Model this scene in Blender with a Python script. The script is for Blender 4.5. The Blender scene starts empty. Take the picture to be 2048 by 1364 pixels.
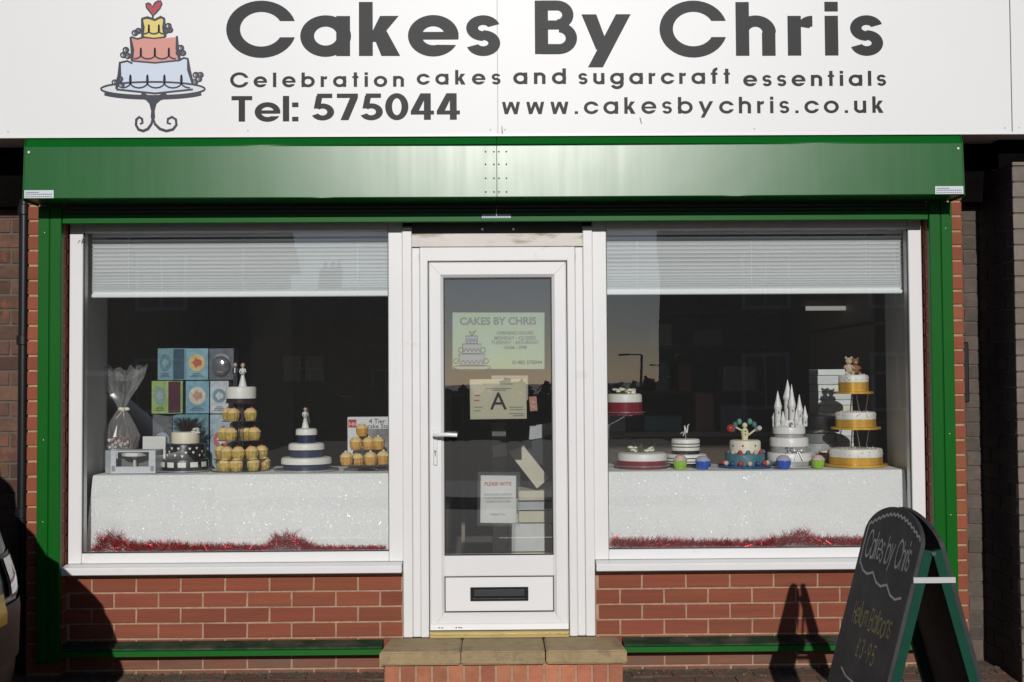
import bpy, bmesh, math, random
from mathutils import Vector, Matrix
R = math.radians
rnd = random.Random(7)
sc = bpy.context.scene

# ------------------------------------------------------------------ camera
YAW, PITCH, ROLL, FPX = R(0.677), R(1.854), R(-0.363), 2400.0
CAM = Vector((0.0, -6.03, 1.43))
_f = Vector((math.sin(YAW) * math.cos(PITCH), math.cos(YAW) * math.cos(PITCH), math.sin(PITCH)))
_r = Vector((math.cos(YAW), -math.sin(YAW), 0))
_u = _r.cross(_f)
_r2 = _r * math.cos(ROLL) + _u * math.sin(ROLL)
_u2 = -_r * math.sin(ROLL) + _u * math.cos(ROLL)
cd = bpy.data.cameras.new('camera')
cam = bpy.data.objects.new('camera', cd)
sc.collection.objects.link(cam)
mw = Matrix((_r2, _u2, -_f)).transposed().to_4x4()
mw.translation = CAM
cam.matrix_world = mw
cd.sensor_width = 36.0
cd.lens = FPX / 2048 * 36.0
cd.clip_start = 0.05
cd.clip_end = 2000
sc.camera = cam

# ------------------------------------------------------------------ sky and sun
SUN = Vector((0.022, -1.0, 0.387)).normalized()
EL = math.asin(SUN.z)
world = bpy.data.worlds.new('World')
sc.world = world
world.use_nodes = True
wn = world.node_tree
wn.nodes.clear()
sky = wn.nodes.new('ShaderNodeTexSky')
sky.sky_type = 'NISHITA'
sky.sun_disc = False
sky.sun_elevation = EL
sky.sun_rotation = math.atan2(SUN.x, SUN.y)
sky.air_density = 0.75
sky.dust_density = 0.5
sky.ozone_density = 5.0
bg = wn.nodes.new('ShaderNodeBackground')
bg.inputs['Strength'].default_value = 0.07
wo = wn.nodes.new('ShaderNodeOutputWorld')
wn.links.new(sky.outputs[0], bg.inputs['Color'])
wn.links.new(bg.outputs[0], wo.inputs['Surface'])
sd = bpy.data.lights.new('sun', 'SUN')
sd.energy = 5.0
sd.angle = R(0.5)
sd.color = (1.0, 0.965, 0.925)
so = bpy.data.objects.new('sun', sd)
sc.collection.objects.link(so)
so.rotation_euler = (-SUN).to_track_quat('-Z', 'Y').to_euler()
so.location = (0, -20, 12)
sc.view_settings.view_transform = 'Standard'
sc.view_settings.look = 'None'
sc.view_settings.exposure = -0.78
sc.view_settings.gamma = 1.0
sc.view_settings.use_curve_mapping = False


def at(px, py, Y):
    """point of the photograph (2048 wide) on the upright plane y = Y"""
    d = _f + _r2 * ((px - 1024) / FPX) + _u2 * ((682 - py) / FPX)
    return CAM + d * ((Y - CAM.y) / d.y)


# ------------------------------------------------------------------ object helpers
def link(o):
    sc.collection.objects.link(o)
    return o


def wl(p):
    v = Vector((0, 0, 0))
    while p is not None:
        v += p.location
        p = p.parent
    return v


def tag(o, label=None, cat=None, group=None, kind=None):
    if label: o['label'] = label
    if cat: o['category'] = cat
    if group: o['group'] = group
    if kind: o['kind'] = kind
    return o


def thing(name, label, cat, loc=(0, 0, 0), group=None):
    o = bpy.data.objects.new(name, None)
    o.empty_display_size = 0.05
    o.location = loc
    link(o)
    return tag(o, label, cat, group)


def copy_tree(o, parent=None):
    c = o.copy()
    link(c)
    c.parent = parent
    for ch in list(o.children):
        copy_tree(ch, c)
    return c


class MB:
    def __init__(s):
        s.v = []; s.f = []; s.sm = []

    def add(s, vs, fs, smooth=False):
        n = len(s.v)
        s.v += [tuple(v) for v in vs]
        s.f += [tuple(i + n for i in f) for f in fs]
        s.sm += [smooth] * len(fs)
        return s

    def box(s, x0, x1, y0, y1, z0, z1, m=None):
        vs = [Vector((x, y, z)) for x in (x0, x1) for y in (y0, y1) for z in (z0, z1)]
        if m is not None: vs = [m @ v for v in vs]
        return s.add(vs, [(0, 1, 3, 2), (4, 6, 7, 5), (0, 4, 5, 1), (2, 3, 7, 6), (0, 2, 6, 4), (1, 5, 7, 3)])

    def cbox(s, x0, x1, y0, y1, z0, z1, b=0.003):
        """box with chamfered edges"""
        bm = bmesh.new()
        vs = [bm.verts.new((x, y, z)) for x in (x0, x1) for y in (y0, y1) for z in (z0, z1)]
        for f in [(0, 1, 3, 2), (4, 6, 7, 5), (0, 4, 5, 1), (2, 3, 7, 6), (0, 2, 6, 4), (1, 5, 7, 3)]:
            bm.faces.new([vs[i] for i in f])
        bmesh.ops.bevel(bm, geom=bm.edges[:], offset=b, segments=1, affect='EDGES', profile=0.5)
        bm.verts.index_update()
        s.add([v.co[:] for v in bm.verts], [[v.index for v in f.verts] for f in bm.faces])
        bm.free()
        return s

    def lathe(s, cx, cy, prof, n=28, cap=True, lobes=0, amp=0.0, smooth=True, axis='z', half=None):
        """prof: list of (r, z) from the bottom to the top"""
        vs = []; fs = []
        for (r, z) in prof:
            for i in range(n):
                a = 2 * math.pi * i / n
                rr = r * (1 + amp * math.cos(lobes * a)) if lobes else r
                x, y = rr * math.cos(a), rr * math.sin(a)
                if axis == 'z': vs.append((cx + x, cy + y, z))
                elif axis == 'y': vs.append((cx + x, z, cy + y))
                else: vs.append((z, cx + x, cy + y))
        for k in range(len(prof) - 1):
            for i in range(n):
                j = (i + 1) % n
                fs.append((k * n + i, k * n + j, (k + 1) * n + j, (k + 1) * n + i))
        if cap:
            fs.append(tuple(range(n))[::-1])
            fs.append(tuple((len(prof) - 1) * n + i for i in range(n)))
        return s.add(vs, fs, smooth)

    def ball(s, c, r, n=12, sx=1, sy=1, sz=1):
        vs = []; fs = []
        m = max(5, n // 2 + 1)
        for k in range(m + 1):
            t = math.pi * k / m
            for i in range(n):
                a = 2 * math.pi * i / n
                vs.append((c[0] + sx * r * math.sin(t) * math.cos(a), c[1] + sy * r * math.sin(t) * math.sin(a), c[2] - sz * r * math.cos(t)))
        for k in range(m):
            for i in range(n):
                j = (i + 1) % n
                fs.append((k * n + i, k * n + j, (k + 1) * n + j, (k + 1) * n + i))
        return s.add(vs, fs, True)

    def tube(s, pts, r, n=8, taper=None):
        pts = [Vector(p) for p in pts]
        vs = []; fs = []
        for k, p in enumerate(pts):
            d = (pts[min(k + 1, len(pts) - 1)] - pts[max(k - 1, 0)])
            d = d.normalized() if d.length > 0 else Vector((0, 0, 1))
            a = d.orthogonal() if abs(d.z) > 0.9 else d.cross(Vector((0, 0, 1)))
            a.normalize()
            if abs(d.z) > 0.9: a = (Vector((1, 0, 0)) - d * d.x).normalized()
            b = d.cross(a)
            rr = r if taper is None else r * taper[k]
            for i in range(n):
                t = 2 * math.pi * i / n
                vs.append(p + a * rr * math.cos(t) + b * rr * math.sin(t))
        for k in range(len(pts) - 1):
            for i in range(n):
                j = (i + 1) % n
                fs.append((k * n + i, k * n + j, (k + 1) * n + j, (k + 1) * n + i))
        fs.append(tuple(range(n))[::-1])
        fs.append(tuple((len(pts) - 1) * n + i for i in range(n)))
        return s.add(vs, fs, True)

    def prism(s, pts, d):
        """pts: closed outline (3D), d: extrusion vector"""
        n = len(pts)
        pts = [Vector(p) for p in pts]; d = Vector(d)
        vs = pts + [p + d for p in pts]
        fs = [tuple(range(n)), tuple(range(2 * n - 1, n - 1, -1))]
        for i in range(n):
            j = (i + 1) % n
            fs.append((i, i + n, j + n, j))
        return s.add(vs, fs)

    def build(s, name, mat, parent=None, sharp=40, **kw):
        me = bpy.data.meshes.new(name)
        off = wl(parent)
        me.from_pydata([(v[0] - off.x, v[1] - off.y, v[2] - off.z) for v in s.v], [], s.f)
        for p, q in zip(me.polygons, s.sm): p.use_smooth = q
        me.validate()
        bm = bmesh.new(); bm.from_mesh(me)
        bmesh.ops.remove_doubles(bm, verts=bm.verts, dist=1e-6)
        bmesh.ops.recalc_face_normals(bm, faces=bm.faces)
        bm.to_mesh(me); bm.free()
        if any(s.sm): me.set_sharp_from_angle(angle=R(sharp))
        me.materials.append(mat)
        o = bpy.data.objects.new(name, me)
        o.parent = parent
        link(o)
        return tag(o, **kw)


# ------------------------------------------------------------------ materials
def srgb(r, g, b):
    return tuple(((c / 255) / 12.92 if c / 255 <= 0.04045 else ((c / 255 + 0.055) / 1.055) ** 2.4) for c in (r, g, b)) + (1,)


def mat(name, col, rough=0.5, metal=0.0, spec=0.5, var=0.0, vscale=8.0, bump=0.0, bscale=60.0, stretch=None,
        objvar=0.0, dirt=None, dscale=4.0, dthr=(0.55, 0.75), sheen=0.0, trans=0.0):
    m = bpy.data.materials.new(name)
    m.use_nodes = True
    nt = m.node_tree
    N, L = nt.nodes, nt.links
    b = N['Principled BSDF']
    if len(col) == 3: col = tuple(col) + (1,)
    b.inputs['Base Color'].default_value = col
    b.inputs['Roughness'].default_value = rough
    b.inputs['Metallic'].default_value = metal
    b.inputs['Specular IOR Level'].default_value = spec
    tc = N.new('ShaderNodeTexCoord')
    geo = N.new('ShaderNodeNewGeometry')
    mp = N.new('ShaderNodeMapping')
    L.new(geo.outputs['Position'], mp.inputs['Vector'])
    if stretch: mp.inputs['Scale'].default_value = stretch
    cur = None
    if var or objvar:
        mul = N.new('ShaderNodeHueSaturation')
        mul.inputs['Color'].default_value = col
        val = None
        if var:
            nz = N.new('ShaderNodeTexNoise')
            nz.inputs['Scale'].default_value = vscale
            nz.inputs['Detail'].default_value = 6
            nz.inputs['Roughness'].default_value = 0.65
            L.new(mp.outputs[0], nz.inputs['Vector'])
            mr = N.new('ShaderNodeMapRange')
            mr.inputs['From Min'].default_value = 0.25
            mr.inputs['From Max'].default_value = 0.75
            mr.inputs['To Min'].default_value = 1 - var
            mr.inputs['To Max'].default_value = 1 + var
            L.new(nz.outputs[0], mr.inputs[0])
            val = mr.outputs[0]
        if objvar:
            oi = N.new('ShaderNodeObjectInfo')
            mr2 = N.new('ShaderNodeMapRange')
            mr2.inputs['To Min'].default_value = 1 - objvar
            mr2.inputs['To Max'].default_value = 1 + objvar
            L.new(oi.outputs['Random'], mr2.inputs[0])
            if val is not None:
                mm = N.new('ShaderNodeMath'); mm.operation = 'MULTIPLY'
                L.new(val, mm.inputs[0]); L.new(mr2.outputs[0], mm.inputs[1])
                val = mm.outputs[0]
            else:
                val = mr2.outputs[0]
            # a little hue shift from brick to brick
            m3 = N.new('ShaderNodeMath'); m3.operation = 'MULTIPLY'; m3.inputs[1].default_value = 7.31
            fr = N.new('ShaderNodeMath'); fr.operation = 'FRACT'
            mr3 = N.new('ShaderNodeMapRange')
            mr3.inputs['To Min'].default_value = 0.5 - objvar * 0.015
            mr3.inputs['To Max'].default_value = 0.5 + objvar * 0.045
            L.new(oi.outputs['Random'], m3.inputs[0]); L.new(m3.outputs[0], fr.inputs[0]); L.new(fr.outputs[0], mr3.inputs[0])
            L.new(mr3.outputs[0], mul.inputs['Hue'])
        L.new(val, mul.inputs['Value'])
        cur = mul.outputs[0]
    if dirt is not None:
        nz = N.new('ShaderNodeTexNoise')
        nz.inputs['Scale'].default_value = dscale
        nz.inputs['Detail'].default_value = 10
        nz.inputs['Roughness'].default_value = 0.7
        L.new(mp.outputs[0], nz.inputs['Vector'])
        mr = N.new('ShaderNodeMapRange')
        mr.inputs['From Min'].default_value = dthr[0]
        mr.inputs['From Max'].default_value = dthr[1]
        L.new(nz.outputs[0], mr.inputs[0])
        mx = N.new('ShaderNodeMix'); mx.data_type = 'RGBA'
        mx.inputs[7].default_value = tuple(dirt[:3]) + (1,)
        if cur is not None: L.new(cur, mx.inputs[6])
        else: mx.inputs[6].default_value = col
        L.new(mr.outputs[0], mx.inputs[0])
        cur = mx.outputs[2]
    if cur is not None: L.new(cur, b.inputs['Base Color'])
    if bump:
        nz = N.new('ShaderNodeTexNoise')
        nz.inputs['Scale'].default_value = bscale
        nz.inputs['Detail'].default_value = 6
        L.new(mp.outputs[0], nz.inputs['Vector'])
        bp = N.new('ShaderNodeBump')
        bp.inputs['Strength'].default_value = min(1, bump)
        bp.inputs['Distance'].default_value = 0.002 * max(1, bump)
        L.new(nz.outputs[0], bp.inputs['Height'])
        L.new(bp.outputs[0], b.inputs['Normal'])
    if trans:
        b.inputs['Alpha'].default_value = 1 - trans
    return m


def glassmat(name, tint=(1, 1, 1), refl=2.0, rough=0.0, wav=0.0, body=0.0, bodycol=(0.8, 0.8, 0.8, 1)):
    m = bpy.data.materials.new(name)
    m.use_nodes = True
    nt = m.node_tree; N, L = nt.nodes, nt.links
    N.clear()
    out = N.new('ShaderNodeOutputMaterial')
    tr = N.new('ShaderNodeBsdfTransparent'); tr.inputs[0].default_value = tuple(tint) + (1,)
    gl = N.new('ShaderNodeBsdfGlossy'); gl.inputs['Roughness'].default_value = rough
    fr = N.new('ShaderNodeFresnel'); fr.inputs['IOR'].default_value = 1.5
    mu = N.new('ShaderNodeMath'); mu.operation = 'MULTIPLY'; mu.inputs[1].default_value = refl; mu.use_clamp = True
    L.new(fr.outputs[0], mu.inputs[0])
    mx = N.new('ShaderNodeMixShader')
    L.new(mu.outputs[0], mx.inputs[0]); L.new(tr.outputs[0], mx.inputs[1]); L.new(gl.outputs[0], mx.inputs[2])
    if wav:
        nz = N.new('ShaderNodeTexNoise'); nz.inputs['Scale'].default_value = 1.6; nz.inputs['Detail'].default_value = 1
        ge = N.new('ShaderNodeNewGeometry')
        L.new(ge.outputs['Position'], nz.inputs['Vector'])
        bp = N.new('ShaderNodeBump'); bp.inputs['Strength'].default_value = 1.0; bp.inputs['Distance'].default_value = wav
        L.new(nz.outputs[0], bp.inputs['Height']); L.new(bp.outputs[0], gl.inputs['Normal'])
    last = mx.outputs[0]
    if body:
        df = N.new('ShaderNodeBsdfDiffuse'); df.inputs[0].default_value = bodycol
        m2 = N.new('ShaderNodeMixShader'); m2.inputs[0].default_value = body
        L.new(last, m2.inputs[1]); L.new(df.outputs[0], m2.inputs[2])
        last = m2.outputs[0]
    L.new(last, out.inputs['Surface'])
    return m


RED_BRICK = mat('red_brick', (0.235, 0.059, 0.029), 0.8, var=0.20, vscale=7, bump=1.2, bscale=60, stretch=(0.2, 1, 5), objvar=0.13, dirt=(0.11, 0.055, 0.04), dscale=9, dthr=(0.58, 0.8))
DIRTY_BRICK = mat('splashed_brick', (0.21, 0.075, 0.042), 0.85, var=0.25, vscale=7, bump=1.2, bscale=60, stretch=(0.4, 1, 3), objvar=0.12, dirt=(0.15, 0.1, 0.07), dscale=6, dthr=(0.42, 0.7))
RED_BRICK_B = mat('orange_red_brick', (0.26, 0.066, 0.030), 0.8, var=0.15, vscale=10, bump=0.8, bscale=90, objvar=0.14)
STEP_BRICK = mat('pale_red_brick', (0.42, 0.15, 0.085), 0.85, var=0.25, vscale=14, bump=1.0, bscale=80, objvar=0.22, dirt=(0.2, 0.2, 0.13), dscale=14, dthr=(0.58, 0.75))
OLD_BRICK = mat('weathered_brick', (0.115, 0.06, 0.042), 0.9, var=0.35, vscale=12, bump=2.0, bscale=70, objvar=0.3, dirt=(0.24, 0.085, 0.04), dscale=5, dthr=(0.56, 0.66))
GREY_BRICK = mat('grey_brown_brick', (0.10, 0.08, 0.066), 0.9, var=0.3, vscale=14, bump=2.0, bscale=70, objvar=0.2)
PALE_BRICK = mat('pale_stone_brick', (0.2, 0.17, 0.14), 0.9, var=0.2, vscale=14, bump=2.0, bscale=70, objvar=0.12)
MORTAR = mat('mortar', (0.42, 0.27, 0.18), 0.95, var=0.25, vscale=30, bump=1.5, bscale=200, dirt=(0.22, 0.17, 0.12), dscale=5)
OLD_MORTAR = mat('dark_mortar', (0.13, 0.1, 0.08), 0.95, var=0.25, vscale=30, bump=1.5, bscale=200)
GREEN = None
WHITE_PVC = mat('white_pvc', (0.76, 0.755, 0.745), 0.38, var=0.03, vscale=3, dirt=(0.52, 0.49, 0.44), dscale=6, dthr=(0.6, 0.85), bump=0.08, bscale=14)
OLD_WOOD = mat('weathered_cream_paint', (0.72, 0.68, 0.63), 0.7, var=0.08, vscale=6, dirt=(0.36, 0.29, 0.2), dscale=7, dthr=(0.52, 0.66), stretch=(0.6, 1, 2.2), bump=0.8, bscale=60)
GASKET = mat('black_rubber', (0.012, 0.012, 0.013), 0.6)
BLACK = mat('black_paint', (0.012, 0.012, 0.013), 0.35, var=0.2)
DARK_VOID = mat('void_shade_black', (0.003, 0.0026, 0.0023), 0.9, spec=0.05, var=0.4, vscale=10)  # near-black colour stands in for the shade of the voids around the sign
SIGN_WHITE = mat('white_sign_panel', (0.80, 0.795, 0.785), 0.42, var=0.012, vscale=2, dirt=(0.66, 0.63, 0.6), dscale=5, dthr=(0.66, 0.95), bump=0.5, bscale=1.3)
VINYL = mat('black_vinyl', (0.012, 0.012, 0.014), 0.5, spec=0.28, bump=0.03, bscale=3)
NAVY_INK = mat('navy_ink', (0.012, 0.014, 0.035), 0.5)
STONE = mat('buff_stone', (0.36, 0.265, 0.145), 0.9, var=0.18, vscale=9, bump=2.0, bscale=90, dirt=(0.2, 0.16, 0.1), dscale=8, dthr=(0.5, 0.7), objvar=0.06)
BRASS = mat('brass', (0.78, 0.66, 0.34), 0.3, metal=0.75, var=0.1)
CHROME = mat('chrome', (0.75, 0.75, 0.76), 0.22, metal=1.0)
ICING = mat('white_icing', (0.80, 0.80, 0.75), 0.45, bump=0.3, bscale=60)
CREAM = mat('cream_icing', (0.80, 0.76, 0.6), 0.5, bump=0.4, bscale=60)
SILVER = mat('silver_card', (0.55, 0.56, 0.57), 0.3, metal=0.7)
GOLD = mat('gold_foil', (0.88, 0.62, 0.14), 0.32, metal=0.55, var=0.2, vscale=40)
GOLD_RIBBON = mat('gold_ribbon', (0.72, 0.42, 0.06), 0.35, metal=0.35, var=0.1, vscale=30)
NAVY = mat('navy_ribbon', (0.02, 0.03, 0.085), 0.35)
BURGUNDY = mat('burgundy_ribbon', (0.2, 0.015, 0.03), 0.3)
BLACK_ICING = mat('black_icing', (0.012, 0.012, 0.014), 0.35, bump=0.4, bscale=60)
ACRYLIC = glassmat('clear_acrylic', (0.93, 0.95, 0.95), 1.4, 0.02, body=0.05)
GLASS = glassmat('window_glass', (0.95, 0.96, 0.955), 3.7, 0.0, wav=0.0012, body=0.013)
DOOR_GLASS = glassmat('door_glass', (0.90, 0.92, 0.92), 6.0, 0.0, wav=0.0008, body=0.014)
FILM = glassmat('cellophane', (0.93, 0.93, 0.93), 3.0, 0.12, body=0.13)
PAPER = mat('paper', (0.72, 0.72, 0.7), 0.7, var=0.04)
GREY_PRINT = mat('grey_print', (0.2, 0.21, 0.24), 0.7)
DARK_PRINT = mat('dark_print', (0.03, 0.03, 0.035), 0.7)
RED_PRINT = mat('red_print', (0.45, 0.08, 0.05), 0.6)


def green_metal():
    m = mat('green_powder_coat', (0.0015, 0.105, 0.010), 0.38, spec=0.45, var=0.05, vscale=2)
    nt = m.node_tree; N, L = nt.nodes, nt.links
    b = N['Principled BSDF']
    geo = N.new('ShaderNodeNewGeometry')
    mp = N.new('ShaderNodeMapping'); mp.inputs['Scale'].default_value = (26, 1, 1.6)
    nz = N.new('ShaderNodeTexNoise'); nz.inputs['Scale'].default_value = 1.0; nz.inputs['Detail'].default_value = 5
    L.new(geo.outputs['Position'], mp.inputs[0]); L.new(mp.outputs[0], nz.inputs['Vector'])
    mr = N.new('ShaderNodeMapRange'); mr.inputs['To Min'].default_value = 0.27; mr.inputs['To Max'].default_value = 0.33
    L.new(nz.outputs[0], mr.inputs[0]); L.new(mr.outputs[0], b.inputs['Roughness'])
    nz2 = N.new('ShaderNodeTexNoise'); nz2.inputs['Scale'].default_value = 2.2; nz2.inputs['Detail'].default_value = 2
    L.new(geo.outputs['Position'], nz2.inputs['Vector'])
    bp = N.new('ShaderNodeBump'); bp.inputs['Strength'].default_value = 0.5; bp.inputs['Distance'].default_value = 0.0022
    L.new(nz2.outputs[0], bp.inputs['Height']); L.new(bp.outputs[0], b.inputs['Normal'])
    return m


GREEN = green_metal()
GREEN_RAIL = mat('green_rail_paint', (0.0008, 0.105, 0.006), 0.42, spec=0.22, var=0.06, vscale=3)

# ------------------------------------------------------------------ lettering: strokes and rings, cap height 1
XH = 0.74


def rect(x0, x1, y0, y1): return [[(x0, y0), (x1, y0), (x1, y1), (x0, y1)]]
def para(b0, b1, yb, t0, t1, yt): return [[(b0, yb), (b1, yb), (t1, yt), (t0, yt)]]


def ring(cx, cy, rx, w, o0, o1, i0=None, i1=None, ry=None):
    ry = ry or rx
    i0 = o0 if i0 is None else i0; i1 = o1 if i1 is None else i1
    n = max(3, int(abs(o1 - o0) / 9)); q = []
    for k in range(n):
        a, b = o0 + (o1 - o0) * k / n, o0 + (o1 - o0) * (k + 1) / n
        c, d = i0 + (i1 - i0) * k / n, i0 + (i1 - i0) * (k + 1) / n
        P = lambda t, s: (cx + (rx - s) * math.cos(R(t)), cy + (ry - s) * math.sin(R(t)))
        q.append([P(c, w), P(a, 0), P(b, 0), P(d, w)])
    return q


def cut(cx, cy, rad, w, h):
    """a ring open on its right, ends cut level at +-h"""
    ao = math.degrees(math.asin(h / rad)); ai = math.degrees(math.asin(min(0.99, h / (rad - w))))
    return ring(cx, cy, rad, w, ao, 360 - ao, ai, 360 - ai)


def glyph(c, w):
    r = XH / 2; t = w * 0.86
    if c == 'C': return [cut(.51, .5, .53, w, .15)], 0.98
    if c == 'c': return [cut(r, r, r + .015, w, .12)], 0.68
    if c == 'a': return [ring(r, r, r + .015, w, 0, 360), rect(2 * r - w, 2 * r, 0, XH)], 2 * r
    if c == 'b': return [ring(r, r, r + .015, w, 0, 360), rect(0, w, 0, 1)], 2 * r
    if c == 'd': return [ring(r, r, r + .015, w, 0, 360), rect(2 * r - w, 2 * r, 0, 1)], 2 * r
    if c == 'o': return [ring(r, r, r + .015, w, 0, 360)], 2 * r
    if c == 'g': return [ring(r, r, r + .015, w, 0, 360), rect(2 * r - w, 2 * r, .04, XH), ring(r, .04, r, w, 205, 360)], 2 * r
    if c == 'e':
        h0 = w * .34; h1 = h0 + .02; R0 = r + .015
        ao = math.degrees(math.asin(h0 / R0)); ai = math.degrees(math.asin(h0 / (R0 - w)))
        bo = math.degrees(math.asin(min(.9, (h0 + .10) / R0))); bi = math.degrees(math.asin(min(.95, (h0 + .10) / (R0 - w))))
        return [ring(r, r, R0, w, -ao, 360 - bo, -ai, 360 - bi), rect(w * .6, 2 * r - w * .4, r - h0, r + h0)], 2 * r
    if c == 's':
        q = (XH + t) / 4
        return [ring(q * 1.1, XH - q, q * 1.12, t, 18, 270, ry=q + .008), ring(q * 1.1, q, q * 1.12, t, 90, -162, ry=q + .008)], 2.2 * q
    if c == 'S':
        q = (1 + t) / 4
        return [ring(q, 1 - q, q, t, 25, 270), ring(q, q, q, t, 90, -155)], 2 * q
    if c in 'nh': 
        q = .31
        return [rect(0, w, 0, XH if c == 'n' else 1), ring(q, XH - q, q + .01, w, 0, 165), rect(2 * q - w, 2 * q, 0, XH - q)], 2 * q
    if c == 'm':
        q = .24; return [rect(0, w, 0, XH), ring(q, XH - q, q, w, 0, 165), rect(2 * q - w, 2 * q, 0, XH - q), ring(3 * q - w, XH - q, q, w, 0, 165), rect(4 * q - 2 * w, 4 * q - w, 0, XH - q)], 4 * q - w
    if c == 'u':
        q = .31; return [rect(0, w, q, XH), ring(q, q, q + .01, w, 180, 360), rect(2 * q - w, 2 * q, 0, XH)], 2 * q
    if c == 'r': return [rect(0, w, 0, XH), ring(w + .17, XH - .24, .24, w * .95, 90, 168), rect(w + .165, w + .18, XH - w * .95, XH)], w + .18
    if c == 'l': return [rect(0, w, 0, 1)], w
    if c == 'i': return [rect(0, w, 0, XH), rect(0, w, XH + .08, 1)], w
    if c == 't': return [rect(.08, .08 + w, 0, 1), rect(0, .16 + w, XH - t * .85, XH)], .16 + w
    if c == 'f': return [rect(.08, .08 + w, 0, .80), ring(.08 + w + .10, .80, .10 + w, w, 90, 180), rect(0, .18 + w, XH - t * .85, XH)], .20 + w
    if c == 'k': return [rect(0, w, 0, 1), para(w * .6, w * 1.3, .26, .32, .32 + w * 1.35, XH), para(.34, .34 + w * 1.35, 0, w * .9, w * 2.0, .46)], .34 + w * 1.35
    if c == 'y': return [para(.235, .235 + w * 1.0, .08, 0, w * 1.12, XH), para(.10, .10 + w * 1.12, -.25, .56, .56 + w * 1.12, XH)], .56 + w * 1.12
    if c == 'w':
        s = .22
        return [para(s - w * .5, s + w * .5, 0, 0, w, XH), para(s - w * .5, s + w * .5, 0, 2 * s - w * .5 + .02, 2 * s + w * .5 + .02, XH),
                para(3 * s - w * .5 + .04, 3 * s + w * .5 + .04, 0, 2 * s - w * .5 + .02, 2 * s + w * .5 + .02, XH), para(3 * s - w * .5 + .04, 3 * s + w * .5 + .04, 0, 4 * s + .04 - w, 4 * s + .04, XH)], 4 * s + .04
    if c == 'B': return [rect(0, w, 0, 1), ring(.36, 1 - .27, .27, t, -90, 90), ring(.39, .295, .295, t, -90, 90), rect(w * .5, .36, 1 - t, 1), rect(w * .5, .38, .46, .46 + t * .9), rect(w * .5, .39, 0, t)], .685
    if c == 'H': return [rect(0, w, 0, 1), rect(.6 - w, .6, 0, 1), rect(w, .6 - w, .5 - w / 2, .5 + w / 2)], .6
    if c == 'T': return [rect(0, .62, 1 - t, 1), rect(.31 - w / 2, .31 + w / 2, 0, 1)], .62
    if c == 'A': return [para(0, w * 1.05, 0, .38 - w * .5, .38 + w * .5, 1), para(.76 - w * 1.05, .76, 0, .38 - w * .5, .38 + w * .5, 1), rect(.16, .6, .26, .26 + w * .8)], .76
    if c == '0': return [ring(.31, .5, .32, w, 0, 360, ry=.51)], .62
    if c == '5': return [ring(.29, .31, .32, w, -155, 135), rect(.14, .56, 1 - t, 1), para(.05, .05 + w * .9, .44, .12, .12 + w * .9, 1 - t * .5)], .61
    if c == '3': return [ring(.26, .73, .26, w, -90, 160), ring(.27, .29, .29, w, -160, 90)], .56
    if c == '9': return [ring(.28, .70, .29, w, 0, 360), para(.16, .16 + w * 1.1, 0, .44, .44 + w, .62)], .57
    if c == '7': return [rect(0, .58, 1 - t, 1), para(.10, .10 + w * 1.15, 0, .58 - w * 1.15, .58, 1 - t)], .58
    if c == '4': return [rect(.40 - w * .2, .40 + w * .8, 0, 1), rect(0, .64, .2, .2 + t * .9), para(0, w * 1.15, .2 + t * .8, .40 - w * .7, .40 + w * .3, 1)], .64
    if c == 'L': return [rect(0, .5, 0, t), rect(.1, .1 + w, 0, .75), ring(.28, .72, .2, w, 10, 180), rect(0, .36, .42, .42 + w)], .5   # pound sign
    if c == ':': return [rect(0, w, 0, w * .95), rect(0, w, XH - w * .95, XH)], w
    if c == '.': return [rect(0, w, 0, w * .95)], w
    if c == '-': return [rect(0, .2, .36, .36 + w)], .2
    return [], 0.35


def word(txt, x0, x1, base, cap, w, xs, place, parent, m, name='letter', jit=0.0, shear=0.0):
    """letters spread evenly from x0 to x1; place(x, z, depth) gives the 3D point"""
    gl = [glyph(c, w) for c in txt]
    tot = sum(g[1] for g in gl) * cap * xs
    gap = (x1 - x0 - tot) / max(1, len(txt) - 1)
    x = x0
    for prims, wd in gl:
        b = MB()
        dz = rnd.uniform(-jit, jit) * cap
        for k, pr in enumerate(prims):
            for quad in pr:
                b.add([place(x + (qx + shear * qz) * cap * xs, base + dz + qz * cap, 0.0012 + 0.0004 * k) for qx, qz in quad], [(0, 1, 2, 3)])
        if prims: b.build(name, m, parent)
        x += wd * cap * xs + gap


def ribbon(b, pts, w, place, depth, closed=False):
    n = len(pts)
    L_, R_ = [], []
    for i in range(n):
        p0 = pts[(i - 1) % n] if closed else pts[max(0, i - 1)]
        p1 = pts[(i + 1) % n] if closed else pts[min(n - 1, i + 1)]
        dx, dy = p1[0] - p0[0], p1[1] - p0[1]
        l = math.hypot(dx, dy) or 1
        ww = w[i] if isinstance(w, list) else w
        L_.append((pts[i][0] - dy / l * ww / 2, pts[i][1] + dx / l * ww / 2))
        R_.append((pts[i][0] + dy / l * ww / 2, pts[i][1] - dx / l * ww / 2))
    m = n if closed else n - 1
    vs = [place(x, z, depth) for x, z in L_ + R_]
    b.add(vs, [(i, (i + 1) % n, n + (i + 1) % n, n + i) for i in range(m)])


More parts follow.
